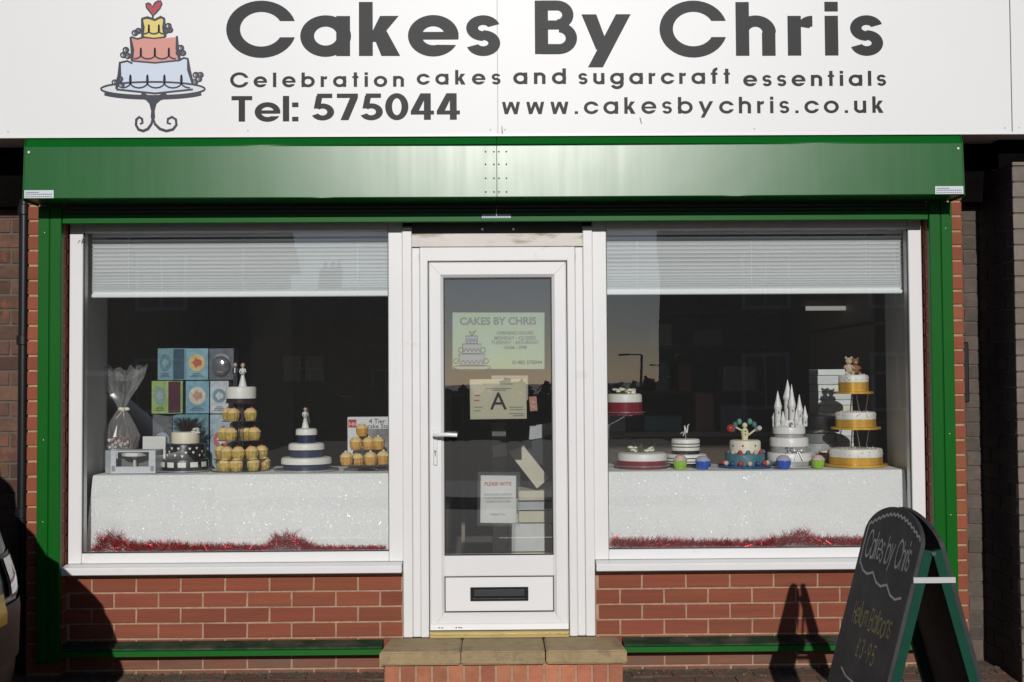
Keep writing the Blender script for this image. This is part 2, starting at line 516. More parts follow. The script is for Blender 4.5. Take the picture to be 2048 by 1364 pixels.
def text_mesh(txt, size, parent, m, origin, name='lettering', align='LEFT', bold=0.0, xs=1.0, xdir=Vector((1, 0, 0)), zdir=Vector((0, 0, 1))):
    cu = bpy.data.curves.new(name, 'FONT')
    cu.body = txt; cu.size = size; cu.align_x = align; cu.offset = bold
    cu.resolution_u = 3
    tmp = link(bpy.data.objects.new(name, cu))
    dg = bpy.context.evaluated_depsgraph_get()
    me = bpy.data.meshes.new_from_object(tmp.evaluated_get(dg))
    bpy.data.objects.remove(tmp); bpy.data.curves.remove(cu)
    off = wl(parent)
    o_ = Vector(origin) - off
    for v in me.vertices:
        v.co = o_ + xdir * (v.co.x * xs) + zdir * v.co.y
    me.materials.clear(); me.materials.append(m)
    o = bpy.data.objects.new(name, me); o.parent = parent; link(o)
    return o


# ------------------------------------------------------------------ bricks
def unit_brick(name, m, seed):
    r_ = random.Random(seed)
    bm = bmesh.new()
    bmesh.ops.create_cube(bm, size=1)
    fr = [e for e in bm.edges if all(v.co.y < 0 for v in e.verts)]
    bmesh.ops.bevel(bm, geom=fr, offset=0.035, segments=1, affect='EDGES')
    for v in bm.verts:
        v.co.x += r_.uniform(-.006, .006); v.co.z += r_.uniform(-.018, .018)
    me = bpy.data.meshes.new(name); bm.to_mesh(me); bm.free()
    me.materials.append(m)
    return me


def brick_set(m, n=4): return [unit_brick('brick', m, 10 + i) for i in range(n)]


def lay_brick(parent, meshes, x0, x1, z0, z1, yf, depth=0.03, axis='y', prot=0.0015, name='brick', down=False):
    """axis y: face at y = yf looking to -y.  axis x: face at x = yf looking to -x (x0,x1 then run along y)"""
    o = bpy.data.objects.new(name, rnd.choice(meshes))
    o.parent = parent
    off = wl(parent)
    p = rnd.uniform(-prot, prot)
    if axis == 'y':
        o.location = Vector(((x0 + x1) / 2, yf + depth / 2 + p, (z0 + z1) / 2)) - off
        o.scale = (x1 - x0, depth, z1 - z0)
    elif axis == 'x':
        o.location = Vector((yf + depth / 2 + p, (x0 + x1) / 2, (z0 + z1) / 2)) - off
        o.rotation_euler = (0, 0, -math.pi / 2)
        o.scale = (x1 - x0, depth, z1 - z0)
    elif axis == 'mx':
        o.location = Vector((yf - depth / 2 + p, (x0 + x1) / 2, (z0 + z1) / 2)) - off
        o.rotation_euler = (0, 0, math.pi / 2)
        o.scale = (x1 - x0, depth, z1 - z0)
    elif axis == 'z':
        o.location = Vector(((x0 + x1) / 2, (z0 + z1) / 2, yf - depth / 2 + p)) - off
        o.rotation_euler = (-math.pi / 2, 0, 0)
        o.scale = (x1 - x0, depth, z1 - z0)
    link(o)
    return o


def courses(parent, meshes, x0, x1, z0, z1, yf, joint0, L=0.2205, P=0.0765, j=0.0095, axis='y', depth=0.03, phase=0, zb=0.0, minw=0.02):
    k = math.floor((z0 - zb) / P + 0.001)
    while zb + k * P < z1 - 0.01:
        a, b = max(zb + k * P + j / 2, z0), min(zb + (k + 1) * P - j / 2, z1)
        if b - a > 0.015:
            off = joint0 + (L / 2 if (k + phase) % 2 else 0)
            n = math.floor((x0 - off) / L)
            while off + n * L < x1:
                p, q = max(off + n * L + j / 2, x0), min(off + (n + 1) * L - j / 2, x1)
                if q - p > minw: lay_brick(parent, meshes, p, q, a, b, yf, depth, axis)
                n += 1
        k += 1


# ================================================================== THE SHOP BUILDING
shop = thing('shop_building', 'red brick shop with two big display windows either side of a white glazed door', 'building', (0, 0.2, 0))
BR = brick_set(RED_BRICK); BRX = brick_set(DIRTY_BRICK); BRB = brick_set(RED_BRICK_B); BRO = brick_set(OLD_BRICK); BRG = brick_set(GREY_BRICK); BRP = brick_set(PALE_BRICK); BRS = brick_set(STEP_BRICK); BRD = brick_set(mat('shaded_flank_brick', (.035, .03, .028), .8, var=.3, bump=2, bscale=70, objvar=.25))  # the last set is darkened: the pier flank's shade is put into its colour
# walls under the windows
for s, j0 in ((-1, -2.028), (1, 0.714)):
    xa, xb = (-2.16, -0.481) if s < 0 else (0.481, 2.16)
    w = MB().box(xa, xb, 0.006, 0.22, -0.2, 0.486).build('stall_wall', MORTAR, shop)
    courses(w, BR, xa + 0.004, xb - 0.004, 0.07, 0.462, 0.0, j0, phase=1)
    courses(w, BRX, xa + 0.004, xb - 0.004, -0.15, 0.077, 0.0, j0, phase=1)
# pilasters with narrow brick faces
for s in (-1, 1):
    xa, xb = sorted((s * 2.156, s * 2.327))
    w = MB().box(xa + 0.004, xb - 0.004, -0.064, 0.22, -0.2, 2.613).build('pilaster', MORTAR, shop)
    k = -2
    while k * 0.0745 < 2.5:
        lay_brick(w, BRB, xa, xb, k * 0.0745 + 0.006, (k + 1) * 0.0745 - 0.005, -0.07, 0.05)
        if s > 0:
            lay_brick(w, BRB, -0.018, 0.03, k * 0.0745 + 0.006, (k + 1) * 0.0745 - 0.005, 2.153, 0.03, axis='x')
        else:
            lay_brick(w, BRB, -0.018, 0.03, k * 0.0745 + 0.006, (k + 1) * 0.0745 - 0.005, -2.153, 0.03, axis='mx')
        k += 1
# wall above the windows, behind the sign, with the upper storey
MB().box(-2.16, 2.16, 0.06, 0.22, 2.235, 2.6).build('lintel', DARK_VOID, shop)
bw = mat('upper_brickwork', (0.25, 0.08, 0.05), 0.85)
_nt = bw.node_tree; _b = _nt.nodes.new('ShaderNodeTexBrick'); _g = _nt.nodes.new('ShaderNodeNewGeometry'); _m = _nt.nodes.new('ShaderNodeMapping')
_m.inputs['Rotation'].default_value = (R(90), 0, 0)
_b.inputs['Color1'].default_value = (0.27, 0.08, 0.045, 1); _b.inputs['Color2'].default_value = (0.19, 0.06, 0.04, 1); _b.inputs['Mortar'].default_value = (0.4, 0.28, 0.2, 1)
_b.inputs['Scale'].default_value = 1.0; _b.inputs['Brick Width'].default_value = 0.225; _b.inputs['Row Height'].default_value = 0.075; _b.inputs['Mortar Size'].default_value = 0.006
_nt.links.new(_g.outputs['Position'], _m.inputs[0]); _nt.links.new(_m.outputs[0], _b.inputs['Vector']); _nt.links.new(_b.outputs['Color'], _nt.nodes['Principled BSDF'].inputs['Base Color'])
MB().box(-5.0, 5.0, 0.002, 0.248, 2.6145, 3.555).build('backing_wall', DARK_VOID, shop)
MB().box(-5.0, 5.0, 0.0, 0.25, 3.56, 6.2).build('upper_wall', bw, shop)
MB().box(-5.2, 5.2, -0.25, 0.3, 6.2, 6.35).build('eaves', WHITE_PVC, shop)
MB().add([(-5.2, -.3, 6.35), (5.2, -.3, 6.35), (5.2, 4, 8.6), (-5.2, 4, 8.6), (5.2, 8.3, 6.35), (-5.2, 8.3, 6.35)], [(0, 1, 2, 3), (3, 2, 4, 5), (0, 3, 5), (1, 4, 2), (0, 5, 4, 1)]).build('roof', mat('slate', (0.06, 0.06, 0.07), 0.7, var=0.2), shop)
# the room behind the windows
ROOM = mat('room_wall_paint', (0.34, 0.33, 0.31), 0.8, var=0.1)
CEIL = mat('room_ceiling_paint', (0.6, 0.6, 0.58), 0.8)
FLOORM = mat('vinyl_floor', (0.3, 0.27, 0.22), 0.5, var=0.2)
CHEEK = mat('window_cheek_paint', (0.5, 0.5, 0.5), 0.6)
r = MB()
r.box(-2.75, -2.65, 0.22, 6.0, 0, 2.7).box(2.65, 2.75, 0.22, 6.0, 0, 2.7).box(-2.75, 2.75, 6.0, 6.1, 0, 2.7)
r.build('room_wall', ROOM, shop)
MB().box(-2.65, 2.65, 0.22, 6.0, -0.05, 0.0).build('room_floor', FLOORM, shop)
MB().box(-2.65, 2.65, 0.22, 6.0, 2.6, 2.65).build('room_ceiling', CEIL, shop)
for s in (-1, 1):
    xa, xb = sorted((s * 2.105, s * 2.15))
    MB().box(xa, xb, 0.09, 0.46, 0.45, 2.235).build('window_cheek', CHEEK, shop)
    xa, xb = sorted((s * 2.15, s * 2.66))
    MB().box(xa, xb, 0.2, 0.26, 0.0, 2.62).build('inner_pier', ROOM, shop)
MB().box(-2.65, 2.65, 0.2, 0.26, 2.24, 2.62).build('inner_lintel', ROOM, shop)
MB().box(-2.15, -0.5, 0.22, 0.27, 0.0, 0.5).box(0.5, 2.15, 0.22, 0.27, 0.0, 0.5).build('inner_dado', ROOM, shop)

# windows: white frame, pane, sill
def pvc(parent, name, boxes, bev=0.003):
    b = MB()
    for q in boxes: b.cbox(*q, b=bev)
    return b.build(name, WHITE_PVC, parent)


for s in (-1, 1):
    def X(a, b): return tuple(sorted((s * a, s * b)))
    wf = thing('window', None, None); wf.parent = shop; wf.location = -shop.location
    pvc(wf, 'frame_post', [X(2.08, 2.146) + (0.0, 0.08, 0.528, 2.228)]); pvc(wf, 'frame_post', [X(0.479, 0.549) + (0.0, 0.08, 0.528, 2.228)])
    pvc(wf, 'bottom_rail', [X(0.550, 2.079) + (0.001, 0.079, 0.528, 0.578)])
    pvc(wf, 'top_rail', [X(0.550, 2.079) + (0.001, 0.079, 2.185, 2.228)])
    g = MB()
    a, b = X(0.549, 2.08)
    for q in ((a, a + 0.004, 0.014, 0.02, 0.579, 2.185), (b - 0.004, b, 0.014, 0.02, 0.579, 2.185), (a, b, 0.013, 0.021, 0.578, 0.583)): g.box(*q)
    g.build('gasket', GASKET, wf)
    MB().add([(a, 0.03, 0.58), (b, 0.03, 0.58), (b, 0.03, 2.184), (a, 0.03, 2.184)], [(0, 1, 2, 3)]).build('glass_pane', GLASS, wf)
    # sill with sloping top and square nose
    a, b = X(0.482, 2.152)
    e0, e1 = (a, b)
    sl = MB()
    sl.prism([(e0, 0.07, 0.527), (e0, -0.015, 0.526), (e0, -0.078, 0.519), (e0, -0.082, 0.512), (e0, -0.082, 0.485), (e0, -0.075, 0.481), (e0, 0.0, 0.484), (e0, 0.07, 0.484)], (e1 - e0, 0, 0))
    sl.build('sill', WHITE_PVC, wf)
    if s < 0:   # mitred end of the sill nose past the jamb
        MB().prism([(-2.154, -0.07, 0.484), (-2.154, 0.0, 0.484), (-2.154, 0.0, 0.522), (-2.154, -0.07, 0.516)], (-0.012, 0, 0)).build('sill_end', SILVER, wf)
# posts beside the door
fr = MB()
for s in (-1, 1):
    a, b = sorted((s * 0.431, s * 0.478)); fr.cbox(a, b, -0.012, 0.08, 0.152, 2.2, b=0.003)
    a, b = sorted((s * 0.392, s * 0.430)); fr.cbox(a, b, -0.004, 0.08, 0.152, 2.098, b=0.003)
    a, b = sorted((s * 0.350, s * 0.391)); fr.cbox(a, b, -0.016, 0.08, 0.152, 2.066, b=0.004)
fr.cbox(-0.391, 0.391, -0.015, 0.08, 2.028, 2.098, b=0.004)
door = fr.build('door', WHITE_PVC, shop)
MB().cbox(-0.430, 0.430, -0.018, 0.08, 2.100, 2.166, b=0.002).build('transom', OLD_WOOD, door)
MB().box(-0.43, 0.43, 0.012, 0.08, 2.167, 2.235).build('transom_recess', mat('recess_shade_grey', (0.06, 0.06, 0.062), 0.5), door)  # strip coloured dark for the shade above the transom
# leaf: mitred profiles
def mitre_frame(b, x0, x1, z0, z1, wl_, wr_, wb_, wt_, yf, yb, lip=0.006):
    o = [(x0, z0), (x1, z0), (x1, z1), (x0, z1)]
    i = [(x0 + wl_, z0 + wb_), (x1 - wr_, z0 + wb_), (x1 - wr_, z1 - wt_), (x0 + wl_, z1 - wt_)]
    m1 = [(p[0] + (q[0] - p[0]) * .1, p[1] + (q[1] - p[1]) * .1) for p, q in zip(o, i)]
    m2 = [(p[0] + (q[0] - p[0]) * .8, p[1] + (q[1] - p[1]) * .8) for p, q in zip(o, i)]
    e = 0.0006
    for k in range(4):
        n = (k + 1) % 4
        dx = e if k in (0, 2) else 0
        vs = []
        for ring_, y in ((o, yb), (o, yf + lip), (m1, yf), (m2, yf), (i, yf + 0.014), (i, yb)):
            p, q = Vector(ring_[k]), Vector(ring_[n])
            d = (q - p).normalized() * e
            vs += [(p.x + d.x, y, p.y + d.y), (q.x - d.x, y, q.y - d.y)]
        fs = [(2 * a, 2 * a + 1, 2 * a + 3, 2 * a + 2) for a in range(5)] + [tuple(range(0, 12, 2)), tuple(range(11, 0, -2))]
        b.add(vs, fs)


lf = MB()
mitre_frame(lf, -0.346, 0.346, 0.184, 2.024, 0.073, 0.073, 0.088, 0.078, -0.004, 0.06)
lf.cbox(-0.274, 0.274, -0.002, 0.05, 0.450, 0.553, b=0.004)
lf.build('door_leaf', WHITE_PVC, door)
g = MB()
for q in ((-0.273, -0.268, 0.008, 0.02, 0.553, 1.946), (0.268, 0.273, 0.008, 0.02, 0.553, 1.946), (-0.273, 0.273, 0.007, 0.021, 1.940, 1.947), (-0.273, 0.273, 0.007, 0.021, 0.552, 0.558),
          (-0.273, -0.2695, 0.004, 0.02, 0.272, 0.449), (0.2695, 0.273, 0.004, 0.02, 0.272, 0.449), (-0.273, 0.273, 0.003, 0.021, 0.446, 0.449), (-0.273, 0.273, 0.003, 0.021, 0.272, 0.275)): g.box(*q)
g.build('gasket', GASKET, door)
MB().cbox(-0.269, 0.269, 0.006, 0.03, 0.276, 0.445, b=0.002).build('lower_panel', mat('white_infill_panel', (0.8, 0.79, 0.78), 0.3), door)
MB().add([(-0.268, 0.022, 0.558), (0.268, 0.022, 0.558), (0.268, 0.022, 1.94), (-0.268, 0.022, 1.94)], [(0, 1, 2, 3)]).build('glass_pane', DOOR_GLASS, door)
MB().prism([(-0.343, -0.002, 0.222), (-0.343, -0.012, 0.215), (-0.343, -0.016, 0.188), (-0.343, -0.002, 0.185)], (0.686, 0, 0)).build('weather_bar', WHITE_PVC, door)
MB().cbox(-0.347, 0.347, -0.03, 0.05, 0.150, 0.166, b=0.003).cbox(-0.347, 0.347, -0.016, 0.05, 0.1665, 0.182, b=0.003).build('threshold', BRASS, door)
# letter box
lb = MB()
lb.cbox(-0.145, 0.145, -0.004, 0.006, 0.328, 0.338, b=0.002).cbox(-0.145, 0.145, -0.004, 0.006, 0.386, 0.396, b=0.002).cbox(-0.145, -0.132, -0.0038, 0.006, 0.338, 0.386, b=0.002).cbox(0.132, 0.145, -0.0038, 0.006, 0.338, 0.386, b=0.002)
lb.box(-0.132, 0.132, 0.003, 0.006, 0.338, 0.386)
lb.prism([(-0.125, -0.001, 0.345), (-0.125, -0.004, 0.352), (-0.125, -0.001, 0.382), (-0.125, 0.004, 0.382), (-0.125, 0.004, 0.345)], (0.25, 0, 0))
lb.build('letter_box', mat('black_gloss_metal', (0.015, 0.015, 0.016), 0.25), door)
hd = MB()
hd.cbox(-0.327, -0.305, -0.012, -0.003, 1.005, 1.185, b=0.004)
hd.tube([(-0.318, -0.01, 1.158), (-0.318, -0.045, 1.158), (-0.306, -0.052, 1.159), (-0.25, -0.052, 1.160), (-0.205, -0.052, 1.157)], 0.0105, 10)
hd.build('handle', mat('white_enamel', (0.78, 0.77, 0.76), 0.25), door)
kh = MB().lathe(-0.316, 1.075, [(0.0065, -0.0155), (0.0065, -0.011)], 14, axis='y').box(-0.3185, -0.3135, -0.0150, -0.011, 1.05, 1.075)
kh.build('keyhole', mat('brushed_steel', (0.35, 0.35, 0.35), 0.3, metal=1), door)
ms = MB()
for x, z in ((-0.30, 0.2), (-0.285, 0.199), (-0.215, 0.2), (-0.2, 0.2), (-0.19, 0.199)): ms.ball((x, -0.0155, z), 0.003, 6, sx=1.6, sy=.3)
ms.build('scuff_mark', mat('dirt_speck', (0.08, 0.075, 0.07), 0.9), door, kind='stuff')
MB().lathe(-0.075, 2.19, [(0.006, -0.002), (0.006, 0.012)], 10, axis='y').build('screw_head', SILVER, door)
MB().lathe(0.082, 2.19, [(0.006, -0.002), (0.006, 0.012)], 10, axis='y').build('screw_head', SILVER, door)

# old brickwork each side of the shop front
ow = thing('neighbour_wall', 'old dark weathered brick wall beside the black drainpipe', 'wall', (-2.8, 0.2, 0))
b_ = MB().box(-4.2, -2.33, 0.156, 0.22, -0.2, 3.5).build('wall_backing', OLD_MORTAR, ow)
courses(b_, BRO, -2.78, -2.335, 0.0, 2.42, 0.15, -2.5, L=0.225, P=0.0785, j=0.012)
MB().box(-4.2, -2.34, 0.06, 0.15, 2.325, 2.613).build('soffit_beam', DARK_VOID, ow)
rw = thing('recess_wall', 'narrow grey brown brick strip in the recess beside the red pilaster', 'wall', (2.4, 0.2, 0))
b_ = MB().box(2.33, 2.60, 0.156, 0.22, -0.2, 2.612).build('wall_backing', OLD_MORTAR, rw)
courses(b_, BRG, 2.332, 2.495, 0.075, 2.4, 0.15, 2.30, L=0.225, P=0.0745, j=0.010)
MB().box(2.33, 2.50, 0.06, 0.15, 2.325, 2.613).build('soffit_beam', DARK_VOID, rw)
pw = thing('projecting_pier', 'projecting brick pier with dark unlit flank and pale sunlit edge', 'wall', (2.7, 0.0, 0))
b_ = MB().box(2.501, 3.6, -0.274, 0.22, -0.2, 2.47).build('wall_backing', OLD_MORTAR, pw)
k = -1
while k * 0.0765 < 2.46:
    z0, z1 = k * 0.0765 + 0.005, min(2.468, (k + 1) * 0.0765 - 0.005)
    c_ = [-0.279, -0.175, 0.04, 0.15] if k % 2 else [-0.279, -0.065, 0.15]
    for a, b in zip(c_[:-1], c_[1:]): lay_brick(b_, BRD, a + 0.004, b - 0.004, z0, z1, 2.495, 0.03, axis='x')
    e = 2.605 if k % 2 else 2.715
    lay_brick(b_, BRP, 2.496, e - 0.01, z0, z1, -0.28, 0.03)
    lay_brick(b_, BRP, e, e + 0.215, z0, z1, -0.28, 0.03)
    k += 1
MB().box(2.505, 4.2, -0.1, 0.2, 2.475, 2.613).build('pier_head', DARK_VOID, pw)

dp = thing('drainpipe', 'black cast iron drainpipe running down the wall edge', 'drainpipe', (-2.40, 0.08, 0))
MB().lathe(-2.40, 0.07, [(0.026, -0.1), (0.026, 2.36)], 16).build('pipe', BLACK, dp)
for z in (0.75, 1.62, 2.28):
    MB().lathe(-2.40, 0.07, [(0.026, z), (0.034, z + .004), (0.034, z + 0.05), (0.026, z + 0.054)], 16).box(-2.445, -2.355, 0.09, 0.149, z + .012, z + .04).build('pipe_bracket', BLACK, dp)
mbx = MB().cbox(2.352, 2.412, 0.085, 0.148, 1.30, 1.61, b=0.006).build('wall_box', BLACK, None)
tag(mbx, 'narrow black plastic box fixed to the recessed grey brick strip', 'wall box')

# ------------------------------------------------------------------ step
st = thing('doorstep', 'stone doorstep of three buff slabs on upright red bricks under the door', 'step', (0, -0.15, 0))
for (a, b) in ((-0.572, -0.187), (-0.183, 0.215), (0.221, 0.606)):
    a2 = a + 0.03 if a < -0.5 else a; b2 = b - 0.02 if b > 0.5 else b
    sb = bmesh.new()
    vs = [sb.verts.new(v) for v in ((a, -0.285, 0.078), (b, -0.285, 0.078), (b2, -0.004, 0.078), (a2, -0.004, 0.078), (a, -0.285, 0.142), (b, -0.285, 0.142), (b2, -0.004, 0.149), (a2, -0.004, 0.149))]
    for f in ((0, 3, 2, 1), (4, 5, 6, 7), (0, 1, 5, 4), (1, 2, 6, 5), (2, 3, 7, 6), (3, 0, 4, 7)): sb.faces.new([vs[i] for i in f])
    bmesh.ops.bevel(sb, geom=sb.edges[:], offset=0.007, segments=2, affect='EDGES')
    sb.verts.index_update()
    m_ = MB().add([v.co[:] for v in sb.verts], [[v.index for v in f.verts] for f in sb.faces]); sb.free()
    m_.build('slab', STONE, st)
w = MB().box(-0.55, 0.55, -0.244, 0.0, -0.2, 0.077).build('riser', MORTAR, st)
x = -0.548
while x < 0.53:
    lay_brick(w, BRS, x, x + 0.065, -0.14, 0.072, -0.25, 0.05, prot=0.003)
    x += 0.0765

# ------------------------------------------------------------------ roller shutter
rs = thing('roller_shutter', 'green metal roller shutter box with side rails and bottom bar around the shop front', 'shutter', (0, -0.15, 0))
x0, x1 = -2.262, 2.252
def hood(xa, xb, tiltl=0.0):
    pr = [(-0.10, 2.309), (-0.286, 2.309), (-0.293, 2.313), (-0.278, 2.561), (-0.274, 2.568), (-0.256, 2.603), (-0.10, 2.603)]
    n = 64
    b = MB(); vs = []
    for i in range(n + 1):
        x = xa + (xb - xa) * i / n
        for k, (y, z) in enumerate(pr):
            dy = 0.0
            if k in (2, 3):
                t_ = max(0.0, min(1.0, (x + 1.6) / 1.6 if x < 0 else (2.2 - x) / 2.2))
                dy = 0.016 * t_ * t_ * (3 - 2 * t_)
            vs.append((x, y + dy, z))
    m = len(pr); fs = []
    for i in range(n):
        for k in range(m):
            j = (k + 1) % m
            fs.append((i * m + k, (i + 1) * m + k, (i + 1) * m + j, i * m + j))
    fs += [tuple(range(m)), tuple(n * m + k for k in range(m))[::-1]]
    return b.add(vs, fs)


hood(x0, -0.0015, 0.0).build('shutter_hood', GREEN, rs)
hood(0.0015, x1, 0.0).build('shutter_hood', GREEN, rs)
for s, x in ((-1, x0), (1, x1)):
    a, b = sorted((x, x + s * 0.004))
    MB().prism([(a, -0.10, 2.300), (a, -0.288, 2.300), (a, -0.298, 2.306), (a, -0.283, 2.564), (a, -0.2635, 2.606), (a, -0.10, 2.606)], (b - a, 0, 0)).build('end_cap', GREEN, rs)
MB().lathe(x0 + 0.02, 2.535, [(0.006, -0.2865), (0.006, -0.27)], 10, axis='y').build('cap_screw', PAPER, rs)
MB().lathe(x1 - 0.02, 2.535, [(0.006, -0.2865), (0.006, -0.27)], 10, axis='y').build('cap_screw', PAPER, rs)
rivm = mat('dull_rivet', (0.03, 0.06, 0.035), 0.5)
for i, dx in enumerate((-0.052, -0.012, 0.012, 0.048)):
    for z in (2.335, 2.402, 2.470, 2.532):
        MB().ball((dx - 0.002, -0.294 + (z - 2.313) * .0603 + (.016 if abs(dx) < .1 else 0), z), 0.0042, 8, sy=.5).build('rivet', rivm, rs)
for s in (-1, 1):
    a, b = sorted((s * 2.149, s * 2.263)); m_ = (a + b) / 2
    gr = MB()
    gr.cbox(a, m_ - 0.002, -0.108, -0.0735, 0.06, 2.30, b=0.003).cbox(m_ + 0.002, b, -0.108, -0.0735, 0.06, 2.30, b=0.003).box(a + .002, b - .002, -0.100, -0.0732, 0.062, 2.298)
    gr.build('guide_rail', GREEN_RAIL, rs)
    for z in (0.75, 1.15, 2.17):
        MB().ball((m_ + s * 0.025, -0.108, z), 0.0035, 8, sy=.5).build('rail_screw', SILVER, rs)
MB().cbox(-2.146, 2.146, -0.106, -0.085, 2.214, 2.262, b=0.003).build('shutter_bottom_bar', GREEN_RAIL, rs)
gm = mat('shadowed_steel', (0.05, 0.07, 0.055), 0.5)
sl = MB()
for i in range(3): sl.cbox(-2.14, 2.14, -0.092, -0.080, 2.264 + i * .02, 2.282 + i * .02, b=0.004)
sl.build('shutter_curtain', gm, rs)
FLANGE = mat('dirty_green_flange', (0.012, 0.045, 0.02), 0.7, spec=0.25, var=.3, vscale=5, dirt=(.10, .09, .07), dscale=7, dthr=(.45, .7))
for (a, b) in ((-2.146, -0.575), (0.61, 2.146)):
    tk = MB().prism([(a, -0.092, 0.118), (a, -0.104, 0.115), (a, -0.106, 0.090), (a, -0.098, 0.088), (a, -0.092, 0.092)], (b - a, 0, 0)).build('bottom_track', GREEN_RAIL, rs)
    MB().prism([(a + .001, -0.002, 0.143), (a + .001, -0.098, 0.1265), (a + .001, -0.098, 0.1195), (a + .001, -0.002, 0.133)], (b - a - .002, 0, 0)).build('track_flange', FLANGE, tk)
# stickers on the shutter
STK = mat('pale_sticker', (0.62, 0.68, 0.72), 0.5)
def sticker(xa, xb, za, zb, y, parent):
    o = MB().box(xa, xb, y - 0.0012, y, za, zb).build('sticker', STK, parent)
    L_ = MB()
    h = zb - za
    L_.box(xa + .008, xa + (xb - xa) * .5, y - 0.0018, y - .0013, zb - h * .32, zb - h * .22)
    for k in range(14):
        a = xa + .006 + k * (xb - xa - .012) / 14
        L_.box(a, a + (xb - xa) / 14 * .62, y - 0.0018, y - .0013, zb - h * .58, zb - h * .44)
        L_.box(a, a + (xb - xa) / 14 * .55, y - 0.0018, y - .0013, za + h * .12, za + h * .26)
    L_.build('print', GREY_PRINT, o)


sticker(-2.258, -2.118, 2.312, 2.350, -0.2955, rs)
sticker(2.112, 2.249, 2.312, 2.350, -0.2955, rs)
sticker(-0.075, 0.067, 2.232, 2.25, -0.1065, rs)

# ------------------------------------------------------------------ shop sign
SY = -0.262
sg = thing('shop_sign', 'long white fascia sign with black lettering and a tiered cake drawing', 'sign', (0, -0.2, 2.6))
MB().cbox(-3.4, 0.006, -0.262, -0.235, 2.608, 3.50, b=0.002).build('sign_panel', SIGN_WHITE, sg)
MB().cbox(0.0064, 2.505, -0.262, -0.235, 2.608, 3.50, b=0.002).build('sign_panel', SIGN_WHITE, sg)
MB().cbox(2.508, 3.6, -0.263, -0.235, 2.608, 3.50, b=0.002).build('sign_panel', SIGN_WHITE, sg)
MB().box(-3.4, 3.6, -0.234, 0.0, 2.614, 3.55).build('sign_box', WHITE_PVC, sg)
MB().box(-3.4, 3.6, -0.2635, -0.2625, 2.608, 2.619).build('lower_trim', mat('white_trim', (0.83, 0.82, 0.8), 0.35), sg)
spl = lambda x, z, d: (x, SY - d, z)


def sgn(txt, pa, pb, base, top, w, xs):
    A = at(pa, base, SY); B = at(pb, base, SY); T = at((pa + pb) / 2, top, SY); Bm = at((pa + pb) / 2, base, SY)
    word(txt, A.x, B.x, (A.z + B.z) / 2, T.z - Bm.z, w, xs, spl, sg, VINYL)


sgn('Cakes', 455, 1000, 112, 4, 0.21, 1.21)
sgn('By', 1070, 1262, 108, 1, 0.215, 1.14)
sgn('Chris', 1322, 1766, 111.5, 4, 0.21, 1.18)
sgn('Celebration', 461, 808, 174, 145, 0.19, 1.2)
sgn('cakes', 834, 1001, 169, 140, 0.19, 1.2)
sgn('and', 1027, 1132, 168, 137, 0.19, 1.2)
sgn('sugarcraft', 1157, 1460, 168, 138, 0.19, 1.2)
sgn('essentials', 1487, 1772, 172, 142, 0.19, 1.2)
sgn('Tel:', 463, 597, 243, 192, 0.19, 1.30)
sgn('575044', 624, 920, 240, 187, 0.19, 1.36)
sgn('www.cakesbychris.co.uk', 1004, 1767, 227, 194, 0.17, 1.18)

# cake drawing
def LP(pts): return [(at(a, b, SY).x, at(a, b, SY).z) for a, b in pts]


def fillp(pts, m, name, depth):
    MB().add([spl(x, z, depth) for x, z in LP(pts)], [tuple(range(len(pts)))]).build(name, m, sg)


def ell(cx, cy, rx, ry, n=36, a0=0, a1=360): return [(cx + rx * math.cos(R(a0 + (a1 - a0) * i / n)), cy + ry * math.sin(R(a0 + (a1 - a0) * i / n))) for i in range(n + (0 if a1 - a0 == 360 else 1))]


fillp(ell(306, 178, 103, 13), mat('logo_plate_ink', (0.70, 0.72, 0.74), 0.5), 'logo_fill', 0.0008)
fillp([(238, 125), (300, 120), (378, 118), (382, 150), (384, 178), (310, 186), (236, 180)], mat('logo_blue_ink', (0.60, 0.68, 0.78), 0.5), 'logo_fill', 0.0012)
fillp([(262, 75), (310, 78), (354, 74), (356, 100), (358, 122), (310, 126), (264, 122)], mat('logo_pink_ink', (0.66, 0.28, 0.23), 0.5), 'logo_fill', 0.0015)
fillp([(285, 37), (307, 40), (328, 37), (328, 55), (330, 74), (308, 77), (286, 74)], mat('logo_yellow_ink', (0.74, 0.60, 0.16), 0.5), 'logo_fill', 0.0018)
ht = [(306, 32), (300, 24), (293, 15), (292, 8), (297, 6), (302, 9), (305, 14), (310, 6), (316, 2), (322, 2), (324, 8), (320, 17), (312, 26)]
fillp(ht, mat('logo_red_ink', (0.42, 0.03, 0.05), 0.5), 'logo_fill', 0.0012)
ink = MB()
PX = 1 / 398 * 1.2
def st_(pts, w, closed=False, d=0.002): ribbon(ink, LP(pts), (w if not isinstance(w, list) else w) * PX if not isinstance(w, list) else [q * PX for q in w], spl, d + rnd.random() * 0.0008, closed)


